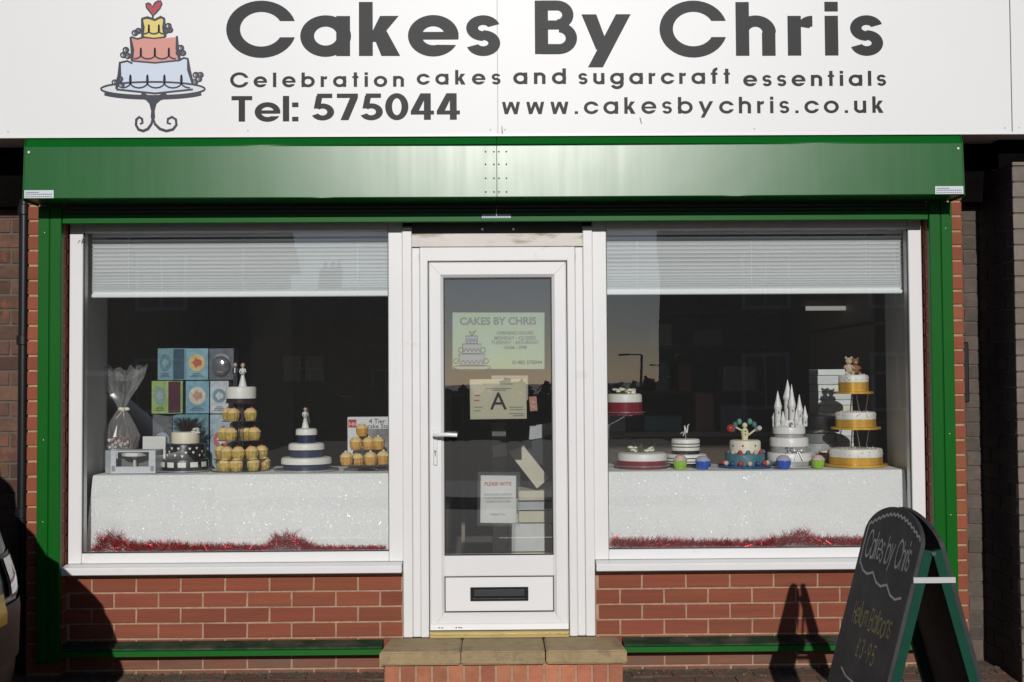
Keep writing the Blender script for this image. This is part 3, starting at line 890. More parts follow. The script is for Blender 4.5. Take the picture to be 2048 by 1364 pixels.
st_(ht, 2.2, True)
st_(ell(306, 178, 104, 14), 3, True)
st_(ell(306, 183, 103, 13, 20, 20, 160), 5)
st_([(306, 32), (305, 40)], 3)
st_([(284, 38), (295, 35), (310, 40), (322, 34), (329, 38)], 4)
for a in ([(284, 37), (286, 55), (285, 74)], [(329, 37), (328, 56), (331, 74)], [(261, 74), (265, 100), (264, 122)], [(354, 72), (355, 98), (360, 122)], [(240, 124), (239, 150), (233, 178)], [(376, 118), (378, 140), (386, 168)]):
    st_(a, [3, 6, 4])
st_([(285, 74), (308, 77), (331, 74)], 2.2)
st_([(264, 122), (310, 126), (358, 121)], 2.6)
st_([(233, 179), (310, 187), (386, 179)], 3)
st_([(262, 74), (275, 78), (290, 74)], 3); st_([(238, 126), (255, 122), (265, 127)], 3); st_([(355, 122), (368, 116), (377, 118)], 3)
def loops(xa, xb, y0, h, n):
    pts = []
    for i in range(n * 14 + 1):
        t = i / 14
        ph = 2 * math.pi * t
        x = xa + (xb - xa) * t / n + 4 * math.sin(ph) * (xb - xa) / n / 14
        z = y0 - h * (0.5 - 0.5 * math.cos(ph))
        pts.append((x + 3.2 * math.sin(2 * ph) * .6, z))
    st_(pts, 2.6)


loops(288, 328, 68, 18, 2); loops(268, 352, 118, 22, 3); loops(244, 380, 176, 26, 4)
for (x, y) in ((337, 52), (340, 60), (332, 62), (277, 62), (270, 66), (252, 100), (247, 110), (256, 112), (362, 96), (358, 106), (366, 106), (240, 158), (230, 165), (243, 170), (392, 150), (398, 158), (390, 164), (401, 150)):
    st_(ell(x, y, 5.5, 5, 10), 2.4, True)
    st_(ell(x + 1, y, 2, 2, 6), 1.6, True)
st_([(273, 61), (280, 66), (286, 62)], 2.2)
st_([(282, 190), (296, 196), (303, 206), (305, 222), (304, 236)], [10, 9, 7, 4, 4])
st_([(334, 190), (318, 196), (309, 206), (307, 222), (308, 236)], [10, 9, 7, 4, 4])
st_([(306, 195), (306, 216), (306, 240)], [16, 6, 5])
def scroll(s):
    pts = [(306, 236), (306 + s * 4, 248), (306 + s * 14, 258), (306 + s * 27, 262), (306 + s * 40, 259), (306 + s * 47, 250), (306 + s * 46, 239), (306 + s * 38, 234), (306 + s * 30, 238), (306 + s * 29, 246), (306 + s * 36, 248)]
    if s < 0: pts = [(306 + (p[0] - 306) * .72, 236 + (p[1] - 236)) for p in pts]
    st_(pts, [3, 4, 4.5, 4.5, 4.5, 4, 4, 4, 4, 3.5, 3])


scroll(1); scroll(-1)
ink.build('logo_line', NAVY_INK, sg)
# ------------------------------------------------------------------ venetian blinds
SLAT = mat('pale_blind_slat', (0.87, 0.90, 0.91), 0.45)
def slat_mesh(L_):
    b = MB(); n = 5; vs = []
    for i in range(n + 1):
        t = i / n - .5
        a = R(50)
        c = 0.0016 * (1 - 4 * t * t)
        y = 0.025 * t * math.cos(a) - c * math.sin(a); z = -0.025 * t * math.sin(a) - c * math.cos(a)
        vs += [(-L_ / 2, -y, -z), (L_ / 2, -y, -z)]
    b.add(vs, [(2 * i, 2 * i + 1, 2 * i + 3, 2 * i + 2) for i in range(n)], True)
    me = bpy.data.meshes.new('slat'); me.from_pydata(b.v, [], b.f)
    for p in me.polygons: p.use_smooth = True
    me.materials.append(SLAT)
    return me


for s, xa, xb, lab in ((-1, -2.066, -0.53, 'white slatted blind half lowered in the window showing the cupcake tower'), (1, 0.53, 2.078, 'white slatted blind half lowered in the window showing the castle cake')):
    vb = thing('venetian_blind', lab, 'blind', ((xa + xb) / 2, 0.1, 2.2), 'window blinds')
    MB().cbox(xa, xb, 0.085, 0.115, 2.17, 2.20, b=0.002).build('headrail', SLAT, vb)
    MB().cbox(xa, xb, 0.086, 0.114, 1.861, 1.881, b=0.004).build('bottom_rail', SLAT, vb)
    me = slat_mesh(xb - xa)
    z = 1.889; k = 0
    while z < 2.165:
        o = bpy.data.objects.new('slat', me); o.parent = vb
        o.location = (0, rnd.uniform(-.001, .001), z - 2.2); o.rotation_euler = (rnd.uniform(-.03, .03), rnd.uniform(-.0007, .0007), 0)
        link(o)
        z += 0.0095 + min(0.0115, k * 0.0013); k += 1
    cords = MB()
    for t in (0.12, 0.5, 0.88):
        x = xa + (xb - xa) * t
        cords.box(x - .001, x + .001, 0.0985, 0.1015, 1.88, 2.17)
    cords.build('cord', SLAT, vb)

# ================================================================== GROUND AND STREET
def pz(y): return -0.018 + 0.09 * y if y > -0.7 else -0.081 + 0.02 * (y + 0.7)


PAVER = mat('brown_paver', (0.17, 0.075, 0.05), 0.9, var=0.4, vscale=24, bump=3.0, bscale=90, objvar=0.22, dirt=(0.13, 0.10, 0.07), dscale=11, dthr=(0.42, 0.62))
SAND = mat('sandy_joint', (0.13, 0.095, 0.065), 0.95, var=0.3, vscale=60, bump=3.0, bscale=120)
ASPH = mat('asphalt', (0.05, 0.05, 0.05), 0.9, var=0.2, vscale=10, bump=2, bscale=60)
KERB = mat('kerb_stone', (0.2, 0.19, 0.18), 0.9, var=0.2)
EARTH = mat('ground_soil', (0.06, 0.06, 0.04), 0.95, var=0.3, vscale=0.5)
MB().add([(-400, -400, -0.35), (400, -400, -0.35), (400, 100, -0.35), (-400, 100, -0.35)], [(0, 1, 2, 3)]).build('ground', EARTH, None, kind='structure')
pv = MB(); ys = [0.3, 0, -0.3, -0.7, -2, -3.2]
pv.add([(x, y, pz(min(y, 0)) - 0.008) for y in ys for x in (-30, 30)], [(2 * i, 2 * i + 2, 2 * i + 3, 2 * i + 1) for i in range(len(ys) - 1)])
pave = pv.build('pavement', SAND, None, kind='structure')
pmesh = brick_set(PAVER)
row = 0; y = -0.004
while y > -0.78:
    x = -2.95 + (0.1 if row % 2 else 0.0)
    while x < 3.3:
        if not (-0.66 < x < 0.56 and y > -0.24):
            o = lay_brick(pave, pmesh, x + .002, x + .198, y - .0985, y - .0015, pz(y - .05) + .001, 0.03, axis='z', prot=0.002, name='paver')
            o.rotation_euler.x += math.atan(0.09 if y > -0.7 else 0.02) + rnd.uniform(-.01, .01)
        x += 0.2
    y -= 0.1; row += 1
ps = MB(); 
ps.add([(x, yy, pz(yy) - 0.002) for yy in (-0.81, -2, -3.2) for x in (-30, 30)], [(0, 2, 3, 1), (2, 4, 5, 3)])
pm = mat('paving_bricks_far', (0.12, 0.065, 0.05), 0.9)
_nt = pm.node_tree; _b = _nt.nodes.new('ShaderNodeTexBrick'); _g = _nt.nodes.new('ShaderNodeNewGeometry')
_b.inputs['Color1'].default_value = (0.13, 0.065, 0.05, 1); _b.inputs['Color2'].default_value = (0.09, 0.05, 0.04, 1); _b.inputs['Mortar'].default_value = (0.1, 0.09, 0.07, 1)
_b.inputs['Scale'].default_value = 1.0; _b.inputs['Brick Width'].default_value = 0.2; _b.inputs['Row Height'].default_value = 0.1; _b.inputs['Mortar Size'].default_value = 0.004
_nt.links.new(_g.outputs['Position'], _b.inputs['Vector']); _nt.links.new(_b.outputs['Color'], _nt.nodes['Principled BSDF'].inputs['Base Color'])
ps.build('pavement_forecourt', pm, pave)
MB().box(-40, 40, -3.32, -3.2, -0.34, -0.11).build('kerb', KERB, None, kind='structure')
MB().add([(-200, -10, -0.24), (200, -10, -0.24), (200, -3.32, -0.24), (-200, -3.32, -0.24)], [(0, 1, 2, 3)]).build('road', ASPH, None, kind='structure')
dash = mat('road_paint', (0.7, 0.7, 0.68), 0.7)
d_ = MB()
for i in range(-12, 13): d_.box(i * 3, i * 3 + 1.6, -6.7, -6.6, -0.24, -0.235)
d_.build('centre_line', dash, None, kind='structure')
MB().box(-40, 40, -12.4, -10, -0.34, -0.12).build('far_pavement', KERB, None, kind='structure')
# moss, grit and litter crumbs gathered at the foot of the wall
gm_ = MB()
for i in range(1500):
    x = rnd.uniform(-2.1, 2.5); y = -abs(rnd.gauss(0, 0.045)) - 0.003
    if -0.6 < x < 0.62: continue
    r_ = rnd.uniform(0.002, 0.009); c = (x, y, pz(y) + r_ * 0.4)
    vs = [(c[0] + r_ * rnd.uniform(.6, 1.4) * a, c[1] + r_ * rnd.uniform(.6, 1.4) * b, c[2] + r_ * .7 * d) for a, b, d in ((1, 0, 0), (-1, 0, 0), (0, 1, 0), (0, -1, 0), (0, 0, 1), (0, 0, -1))]
    gm_.add(vs, [(0, 2, 4), (2, 1, 4), (1, 3, 4), (3, 0, 4), (2, 0, 5), (1, 2, 5), (3, 1, 5), (0, 3, 5)])
gm_.build('moss_and_grit', mat('moss_grit', (0.10, 0.09, 0.06), 0.95, var=0.6, vscale=80), None, kind='stuff')
gm_ = MB()
for i in range(60):
    x = rnd.uniform(-2.1, 2.9); y = -rnd.uniform(0, .25)
    if -0.6 < x < 0.62: continue
    r_ = rnd.uniform(0.002, 0.005); c = (x, y, pz(y) + 0.005)
    vs = [(c[0] + r_ * rnd.uniform(.6, 1.4) * a, c[1] + r_ * b, c[2] + r_ * .5 * d) for a, b, d in ((1, 0, 0), (-1, 0, 0), (0, 1, 0), (0, -1, 0), (0, 0, 1), (0, 0, -1))]
    gm_.add(vs, [(0, 2, 4), (2, 1, 4), (1, 3, 4), (3, 0, 4), (2, 0, 5), (1, 2, 5), (3, 1, 5), (0, 3, 5)])
gm_.build('pale_grit', mat('pale_grit', (0.5, 0.47, 0.42), 0.9), None, kind='stuff')

# ------------------------------------------------------------------ houses, hedge and lamps across the street (mirrored in the glass)
HW = mat('house_brick', (0.14, 0.07, 0.05), 0.9, var=0.2, vscale=2)
HR = mat('house_slate', (0.05, 0.05, 0.055), 0.8, var=0.2, vscale=3)
HG = mat('house_window_glass', (0.03, 0.035, 0.04), 0.1)
def house(x0, x1, y0, y1, zeave, zridge, label, chims, ridge_axis='x'):
    h = thing('brick_house', label, 'house', ((x0 + x1) / 2, (y0 + y1) / 2, -0.3))
    MB().box(x0, x1, y0, y1, -0.35, zeave).build('wall', HW, h)
    ym = (y0 + y1) / 2; e = .25
    rf = MB().add([(x0 - e, y1 + e, zeave), (x1 + e, y1 + e, zeave), (x1 + e, ym, zridge), (x0 - e, ym, zridge), (x1 + e, y0 - e, zeave), (x0 - e, y0 - e, zeave)], [(0, 1, 2, 3), (3, 2, 4, 5), (0, 3, 5), (1, 4, 2), (0, 5, 4, 1)]).build('roof', HR, h)
    for cx in chims:
        c = MB().box(cx - .45, cx + .45, ym - .3, ym + .3, zridge - .6, zridge + .9)
        for k in (-.25, .05, .3): c.lathe(cx + k, ym, [(0.09, zridge + .9), (0.07, zridge + 1.2)], 8)
        c.build('chimney', HW, rf)
    n = max(1, int((x1 - x0) / 3))
    for fl in (0.7, 3.1):
        if fl + 1.3 > zeave: continue
        for i in range(n):
            cx = x0 + (i + .5) * (x1 - x0) / n
            wfr = MB().box(cx - .6, cx + .6, y1 - .02, y1 + .04, fl, fl + 1.3).build('window', WHITE_PVC, h)
            MB().box(cx - .52, cx - .03, y1 + .041, y1 + .05, fl + .08, fl + 1.22).box(cx + .03, cx + .52, y1 + .041, y1 + .05, fl + .08, fl + 1.22).build('pane', HG, wfr)
    return h


house(-17, -6.0, -29, -22, 4.6, 6.9, 'dark terraced house across the road with two chimneys', [-15, -8])
house(-12.5, -3.3, -52, -45, 3.9, 5.6, 'distant low house with a chimney seen behind the terraced house', [-7.6, -10.5])
house(4.75, 17, -29, -22, 6.0, 7.4, 'tall plain house across the road beside a small tree', [8, 15])
HEDGE = mat('hedge_leaf', (0.03, 0.045, 0.018), 0.8, var=0.4, vscale=5)
hb = MB()
for i in range(5200):
    x = rnd.uniform(-26, 26); y = -33 + rnd.uniform(-.6, .6); z = rnd.uniform(-.3, 1.15) + 0.16 * math.sin(x * 1.7) + .12 * math.sin(x * 4.1)
    a, b = rnd.uniform(0, 6.28), rnd.uniform(0, 6.28); s_ = rnd.uniform(.10, .24)
    d1 = Vector((math.cos(a), math.sin(a) * .5, math.sin(b))).normalized() * s_; d2 = Vector((-math.sin(a), math.cos(b), math.cos(a))).normalized() * s_
    c = Vector((x, y, z)); hb.add([c - d1, c + d2, c + d1, c - d2], [(0, 1, 2, 3)])
hb.box(-26, 26, -33.3, -32.7, -.35, .95)
hb.build('hedge', HEDGE, None, label='long dark clipped hedge across the road', cat='hedge')
tr = thing('small_tree', 'small dark evergreen tree beside the tall house across the road', 'tree', (4.45, -23, -.3))
MB().tube([(4.45, -23, -.35), (4.45, -23, .8), (4.48, -23, 1.6)], .07, 8, [1, .8, .4]).build('trunk', mat('bark', (0.06, 0.045, 0.03), 0.9), tr)
cb = MB()
for i in range(900):
    t = rnd.random(); rr = (.55 - .35 * t) * math.sqrt(rnd.random()); a = rnd.uniform(0, 6.28)
    c = Vector((4.45 + rr * math.cos(a), -23 + rr * math.sin(a), .2 + 1.75 * t)); s_ = rnd.uniform(.04, .1)
    d1 = Vector((rnd.uniform(-1, 1), rnd.uniform(-1, 1), rnd.uniform(-1, 1))).normalized() * s_; d2 = d1.orthogonal()
    cb.add([c - d1, c + d2, c + d1, c - d2], [(0, 1, 2, 3)])
cb.build('crown', HEDGE, tr)
for (x, y, z, arm) in ((9.6, -74, 2.9, 1.35), (14.6, -100, 2.3, .9)):
    lp = thing('street_lamp', 'thin dark street lamp with %s arm beyond the hedge' % ('a long' if arm > 1 else 'a short'), 'street lamp', (x, y, -.3), 'street lamps beyond the hedge')
    MB().tube([(x, y, -.35), (x, y, z)], .09, 8).build('post', BLACK, lp)
    MB().tube([(x, y, z), (x - arm * .7, y, z + .04)], .05, 6).build('arm', BLACK, lp)
    MB().cbox(x - arm * 1.2, x - arm * .65, y - .12, y + .12, z - .02, z + .12, b=.03).build('lantern', BLACK, lp)

# ================================================================== PARKED CAR
car = thing('parked_car', 'dark silver hatchback parked beside the shop with its tail towards the doorway', 'car', (-3.9, -1.62, -0.1))
CPAINT = mat('dark_silver_car_paint', (0.02, 0.02, 0.022), 0.3, metal=0.4)
CTRIM = mat('black_car_trim', (0.012, 0.012, 0.013), 0.5)
CGLASS = mat('tinted_car_glass', (0.01, 0.011, 0.012), 0.04)
GZ = -0.12
CX = 0.05
# rear profile (z above ground, x of the tail at the centre line), front x, half width
rows = [(0.20, -1.97, -5.72, .74), (0.30, -1.88, -5.82, .80), (0.45, -1.85, -5.88, .83), (0.70, -1.845, -5.90, .845), (0.73, -1.855, -5.90, .85), (0.80, -1.865, -5.88, .85), (0.96, -1.92, -5.82, .845), (1.10, -2.07, -5.60, .83)]
def outline(xr, xf, hw, n=44, e=3.6):
    cx = (xr + xf) / 2; hl = (xr - xf) / 2; pts = []
    for i in range(n):
        a = 2 * math.pi * i / n
        c, s = math.cos(a), math.sin(a)
        # the ends are crowned: rounder plan at the tail
        px = cx + hl * math.copysign(abs(c) ** (2 / e), c)
        py = hw * math.copysign(abs(s) ** (2 / e), s)
        px -= math.copysign(0.10 * (abs(py) / hw) ** 2, c) if abs(px - cx) > hl * .6 else 0
        pts.append((px, -1.62 + py))
    return pts


def stack(rws, m, name, parent, n=44):
    b = MB(); vs = []
    for z, xr, xf, hw in rws: vs += [(x, y, z + GZ) for x, y in outline(xr, xf, hw, n)]
    fs = [(k * n + i, k * n + (i + 1) % n, (k + 1) * n + (i + 1) % n, (k + 1) * n + i) for k in range(len(rws) - 1) for i in range(n)]
    fs += [tuple(range(n))[::-1], tuple((len(rws) - 1) * n + i for i in range(n))]
    return b.add(vs, fs, True).build(name, m, parent, sharp=35)


body = stack(rows, CPAINT, 'body', car)
stack([(1.105, -2.11, -4.95, .80), (1.26, -2.21, -4.70, .77), (1.46, -2.42, -4.25, .69), (1.56, -2.54, -4.02, .64)], CGLASS, 'windows', car)
stack([(1.562, -2.44, -4.02, .655), (1.59, -2.42, -3.95, .66), (1.615, -2.5, -3.8, .64), (1.635, -2.7, -3.5, .5)], CPAINT, 'roof', car)
for (x0_, x1_) in ((-2.66, -2.48), (-3.50, -3.40)):
    for s in (-1, 1):
        MB().prism([(x0_ + .02, -1.62 + s * .815, 1.10 + GZ), (x1_ + .02, -1.62 + s * .815, 1.10 + GZ), (x1_ - .05, -1.62 + s * .66, 1.57 + GZ), (x0_ - .05, -1.62 + s * .66, 1.57 + GZ)], (0, -s * .03, 0)).build('pillar', CPAINT, car)
# tail details
def tailx(z, y, off=0.0):
    """x of the tail surface at height z and lateral y"""
    for a, b in zip(rows[:-1], rows[1:]):
        if a[0] <= z <= b[0]:
            t = (z - a[0]) / (b[0] - a[0]); xr = a[1] + (b[1] - a[1]) * t; xf = a[2] + (b[2] - a[2]) * t; hw = a[3] + (b[3] - a[3]) * t
            q = min(.999, abs(y + 1.62) / hw)
            hl = (xr - xf) / 2; cx = (xr + xf) / 2
            s = q ** (3.6 / 2); c = math.sqrt(max(0, 1 - s * s))
            return cx + hl * c ** (2 / 3.6) - 0.10 * q * q + off
    return -2.0


def tailpatch(name, ya, yb, za, zb, m, off=0.006, ny=14, nz=6, parent=None):
    b = MB(); vs = []
    for i in range(ny + 1):
        for k in range(nz + 1):
            y = ya + (yb - ya) * i / ny; z = za + (zb - za) * k / nz
            vs.append((tailx(z, y, off), y, z + GZ))
    b.add(vs, [(i * (nz + 1) + k, (i + 1) * (nz + 1) + k, (i + 1) * (nz + 1) + k + 1, i * (nz + 1) + k + 1) for i in range(ny) for k in range(nz)], True)
    return b.build(name, m, parent or car)


LENS = mat('clear_lamp_lens', (0.5, 0.5, 0.52), 0.12, metal=0.6)
for s in (-1, 1):
    ya, yb = sorted((-1.62 + s * .22, -1.62 + s * .72))
    l_ = tailpatch('tail_lamp', ya, yb, .745, .88, LENS, 0.010)
    tailpatch('lamp_bezel', ya - .015, yb + .015, .73, .895, CTRIM, 0.005, parent=l_)
tailpatch('bumper_insert', -2.25, -.93, .50, .715, CTRIM, 0.008, 24)
tailpatch('number_plate', -2.03, -1.51, .655, .765, mat('yellow_plate', (0.75, 0.50, 0.03), 0.4), 0.016)
for x in (-2.72, -5.1):
    for s in (-1, 1):
        yc = -1.62 + s * .755
        wh = MB().lathe(x, GZ + .30, [(.20, yc - .095), (.285, yc - .10), (.30, yc - .07), (.30, yc + .07), (.285, yc + .10), (.20, yc + .095)], 30, axis='y').build('wheel', mat('tyre_rubber', (0.015, 0.015, 0.015), 0.85), car)
        rb = MB().lathe(x, GZ + .30, [(.20, yc + s * .085), (.185, yc + s * .098), (.05, yc + s * .07), (.04, yc + s * .1), (.001, yc + s * .1)] if s > 0 else [(.20, yc + s * .085), (.185, yc + s * .098), (.05, yc + s * .07), (.04, yc + s * .1), (.001, yc + s * .1)], 20, axis='y')
        rb.build('rim', CHROME, wh)
for s in (-1, 1):
    MB().ball((-4.35, -1.62 + s * .93, 1.14 + GZ), .09, 12, sx=.7, sy=1.1, sz=.75).build('wing_mirror', CPAINT, car)
MB().tube([(-2.11, -1.62, 1.14 + GZ), (-2.14, -1.60, 1.18 + GZ), (-2.17, -1.45, 1.21 + GZ)], .009, 6).build('rear_wiper', CTRIM, car)

# ================================================================== CHALKBOARD
AB = thing('a_board', 'green framed folding chalkboard with an arched top standing on the pavement', 'chalkboard', (1.55, -1.47, -0.08))
BG = mat('dark_green_frame', (0.002, 0.052, 0.030), 0.55, spec=0.2, var=0.15, vscale=20)
CB = mat('chalkboard_paint', (0.028, 0.028, 0.03), 0.7, var=0.35, vscale=9, dirt=(0.06, 0.06, 0.06), dscale=6, dthr=(0.45, 0.75))
CHALK = mat('white_chalk', (0.5, 0.5, 0.5), 0.95, dirt=(.08, .08, .08), dscale=45, dthr=(.54, .7))
CHALKY = mat('yellow_chalk', (0.34, 0.30, 0.14), 0.95, dirt=(.05, .05, .045), dscale=45, dthr=(.54, .68))
CHALKR = mat('red_chalk', (0.22, 0.10, 0.09), 0.95)
Yn, Yf = -1.73, -1.21
TH = 0.268
def abp(side, u, v, d):
    """board point: u 0 far edge .. 1 near edge, v metres up from the shoulder line (negative down), d outwards"""
    y = Yf + (Yn - Yf) * u
    xs_ = 1.468 + 0.040 * u if side < 0 else 1.597 + 0.024 * (u - 1)
    n = Vector((side, 0, TH)).normalized()
    return Vector((xs_ - side * TH * v, y, 0.82 + v)) + n * d


W_ = 0.52
for side in (-1, 1):
    out = [(0, -.915), (1, -.915), (1, 0.0)]
    arch = []
    for i in range(1, 24):
        a = math.pi * i / 24
        arch.append((0.5 + 0.5 * math.cos(a) * (1 - .08 * math.sin(a)), 0.006 + 0.110 * math.sin(a)))
    out += arch + [(0, 0.0)]
    # back sheet
    f_ = [abp(side, u, v, 0.0) for u, v in out]; k_ = [abp(side, u, v, -0.015) for u, v in out]
    n = len(out)
    MB().add(f_ + k_, [tuple(range(n)), tuple(range(2 * n - 1, n - 1, -1))] + [(i, i + n, (i + 1) % n + n, (i + 1) % n) for i in range(n)]).build('board_panel', CB, AB)
    # frame stiles and rail
    def bar(u0, u1, v0, v1, d0=-0.048, d1=-0.0155):
        vs = [abp(side, u, v, d) for u in (u0, u1) for v in (v0, v1) for d in (d0, d1)]
        return MB().add(vs, [(0, 1, 3, 2), (4, 6, 7, 5), (0, 4, 5, 1), (2, 3, 7, 6), (0, 2, 6, 4), (1, 5, 7, 3)])
    bar(0.945, 1.002, -.915, -0.002).build('frame_stile', BG, AB)
    bar(0.0, 0.055, -.915, -0.002).build('frame_stile', BG, AB)
    bar(0.055, 0.945, -.88, -.82, -0.04, -0.0157).build('frame_rail', BG, AB)
pl = lambda d0: (lambda x, z, d: abp(-1, x / W_, z, 0.0006 + d * .4))
P_ = pl(0)
ck = MB()
ribbon(ck, [(0.028 + .48 * t, 0.025 + 0.062 * math.sin(math.pi * t) + (0.006 if int(t * 30) % 2 else -0.004)) for t in [i / 30 for i in range(31)]], 0.009, P_, 0)
ribbon(ck, [(0.030, 0.03), (0.027, -.05), (0.032, -.13)], 0.008, P_, 0.0005)
ribbon(ck, [(0.030 + .44 * t, -0.13 - .07 * t + (0.012 if i % 3 == 0 else -0.010)) for i, t in enumerate([i / 9 for i in range(10)])], 0.009, P_, 0.001)
ck.build('chalk_border', CHALK, AB)
ck = MB(); ribbon(ck, [(0.10, -.52), (0.16, -.54), (0.24, -.545), (0.33, -.57)], 0.007, P_, 0); ck.build('chalk_line', CHALK, AB)
word('Cakes by Chris', 0.055, 0.465, -0.095, 0.105, 0.10, 0.45, P_, AB, CHALK, 'chalk_letter', 0.06, 0.08)
word('Helium Balloons', 0.09, 0.45, -0.345, 0.085, 0.10, 0.5, P_, AB, CHALKY, 'chalk_letter', 0.06, 0.08)
word('L3-95', 0.20, 0.37, -0.455, 0.075, 0.10, 0.6, P_, AB, CHALKY, 'chalk_letter', 0.05, 0.08)
word('Sugarcraft', 0.11, 0.43, -0.68, 0.085, 0.10, 0.5, P_, AB, CHALKR, 'chalk_letter', 0.05, 0.08)
MB().box(1.478, 1.628, -1.742, -1.734, 0.696, 0.716).build('hinge_plate', mat('zinc_plate', (.6, .6, .6), .4, metal=.2), AB)
MB().lathe(1.552, 0.80, [(0.008, -1.742), (0.008, -1.70)], 12, axis='y').build('bolt', CHROME, AB)
MB().tube([(1.552, -1.74, .80), (1.552, -1.2, .80)], .006, 8).build('hinge_pin', CHROME, AB)

# ================================================================== WINDOW DISPLAYS
TZ = 0.960
def sparkle_cloth():
    m = mat('glitter_voile', (0.78, 0.80, 0.80), 0.75, var=0.10, vscale=110)
    nt = m.node_tree; N, L = nt.nodes, nt.links; b = N['Principled BSDF']
    geo = N.new('ShaderNodeNewGeometry')
    vo = N.new('ShaderNodeTexVoronoi'); vo.inputs['Scale'].default_value = 95; L.new(geo.outputs['Position'], vo.inputs['Vector'])
    lt = N.new('ShaderNodeMath'); lt.operation = 'LESS_THAN'; lt.inputs[1].default_value = 0.26; L.new(vo.outputs['Distance'], lt.inputs[0])
    sep = N.new('ShaderNodeSeparateColor'); L.new(vo.outputs['Color'], sep.inputs[0])
    gt = N.new('ShaderNodeMath'); gt.operation = 'GREATER_THAN'; gt.inputs[1].default_value = 0.45; L.new(sep.outputs[0], gt.inputs[0])
    mu = N.new('ShaderNodeMath'); mu.operation = 'MULTIPLY'; L.new(lt.outputs[0], mu.inputs[0]); L.new(gt.outputs[0], mu.inputs[1])
    b.inputs['Specular IOR Level'].default_value = 0.8
    mr = N.new('ShaderNodeMapRange'); mr.inputs['To Min'].default_value = 0.75; mr.inputs['To Max'].default_value = 0.25; L.new(mu.outputs[0], mr.inputs[0]); L.new(mr.outputs[0], b.inputs['Roughness'])
    # each flake is tilted its own way
    sc_ = N.new('ShaderNodeVectorMath'); sc_.operation = 'SUBTRACT'; sc_.inputs[1].default_value = (.5, .5, .5); L.new(vo.outputs['Color'], sc_.inputs[0])
    s2 = N.new('ShaderNodeVectorMath'); s2.operation = 'SCALE'; s2.inputs['Scale'].default_value = 0.62; L.new(sc_.outputs[0], s2.inputs[0])
    m3 = N.new('ShaderNodeVectorMath'); m3.operation = 'SCALE'; L.new(s2.outputs[0], m3.inputs[0]); L.new(mu.outputs[0], m3.inputs['Scale'])
    ad = N.new('ShaderNodeVectorMath'); ad.operation = 'ADD'; L.new(geo.outputs['Normal'], ad.inputs[0]); L.new(m3.outputs[0], ad.inputs[1])
    no = N.new('ShaderNodeVectorMath'); no.operation = 'NORMALIZE'; L.new(ad.outputs[0], no.inputs[0])
    nz = N.new('ShaderNodeTexNoise'); nz.inputs['Scale'].default_value = 220; nz.inputs['Detail'].default_value = 2; L.new(geo.outputs['Position'], nz.inputs['Vector'])
    bp = N.new('ShaderNodeBump'); bp.inputs['Strength'].default_value = .7; bp.inputs['Distance'].default_value = .0015; L.new(nz.outputs[0], bp.inputs['Height']); L.new(no.outputs[0], bp.inputs['Normal'])
    L.new(bp.outputs[0], b.inputs['Normal'])
    return m


CLOTH = sparkle_cloth()
SEQ = mat('silver_sequin', (.90, .91, .91), .4, metal=.2)
def cloth(xa, xb, label, flare_l, flare_r):
    n = 150; b = MB(); vs = []
    prof = [(0.64, TZ - .002, 0), (0.40, TZ - .003, 0), (0.15, TZ - .002, 0), (0.136, TZ - .004, .05), (0.13, TZ - .014, .1), (0.128, TZ - .10, .3), (0.124, TZ - .2, .5), (0.120, TZ - .3, .75), (0.114, 0.565, .95), (0.112, 0.50, 1)]
    for i in range(n + 1):
        t = i / n
        for (y, z, w) in prof:
            x = xa + (xb - xa) * t
            x += (-flare_l * (1 - t) ** 6 + .004 * math.sin(z * 40) + flare_r * t ** 6) * w
            yy = y + w * (0.007 * math.sin(x * 8 + 1) + .005 * math.sin(x * 21 + math.sin(x * 3)) + .002 * math.sin(x * 57 + 2 * math.sin(x * 5)))
            zz = z - (0.004 * math.sin(x * 5 + xa) if w == 0 and y > .3 else 0)
            vs.append((x, yy + (.03 * w * (1 - t) ** 20 if flare_l else 0) + (.03 * w * t ** 20 if flare_r else 0), zz))
    m = len(prof)
    b.add(vs, [(i * m + k, (i + 1) * m + k, (i + 1) * m + k + 1, i * m + k + 1) for i in range(n) for k in range(m - 1)], True)
    o = b.build('tablecloth', CLOTH, None, label=label, cat='tablecloth')
    q = MB()
    for i in range(560):
        x = rnd.uniform(xa + .01, xb - .02); z = rnd.uniform(.585, TZ - .015)
        kn = [(.50, .112, 1), (.565, .114, .95), (.66, .120, .75), (.76, .124, .5), (.86, .128, .3), (.946, .13, .1)]
        for k0, k1 in zip(kn[:-1], kn[1:]):
            if z <= k1[0]: break
        tt = (z - k0[0]) / (k1[0] - k0[0]); w = k0[2] + (k1[2] - k0[2]) * tt
        yc = k0[1] + (k1[1] - k0[1]) * tt + w * (0.007 * math.sin(x * 8 + 1) + .005 * math.sin(x * 21 + math.sin(x * 3)) + .002 * math.sin(x * 57 + 2 * math.sin(x * 5)))
        c = Vector((x, yc - .0018, z)); r_ = rnd.choice((.0010, .0013, .0016, .0016, .0024, .0030))
        nrm = Vector((rnd.gauss(0, .15), -1, rnd.gauss(.12, .15))).normalized(); u_ = nrm.orthogonal().normalized(); v_ = nrm.cross(u_)
        q.add([c + (u_ * math.cos(t) + v_ * math.sin(t)) * r_ for t in [math.pi * k / 3 for k in range(6)]], [tuple(range(6))])
    q.build('sequin', SEQ, o, kind='stuff')
    return o


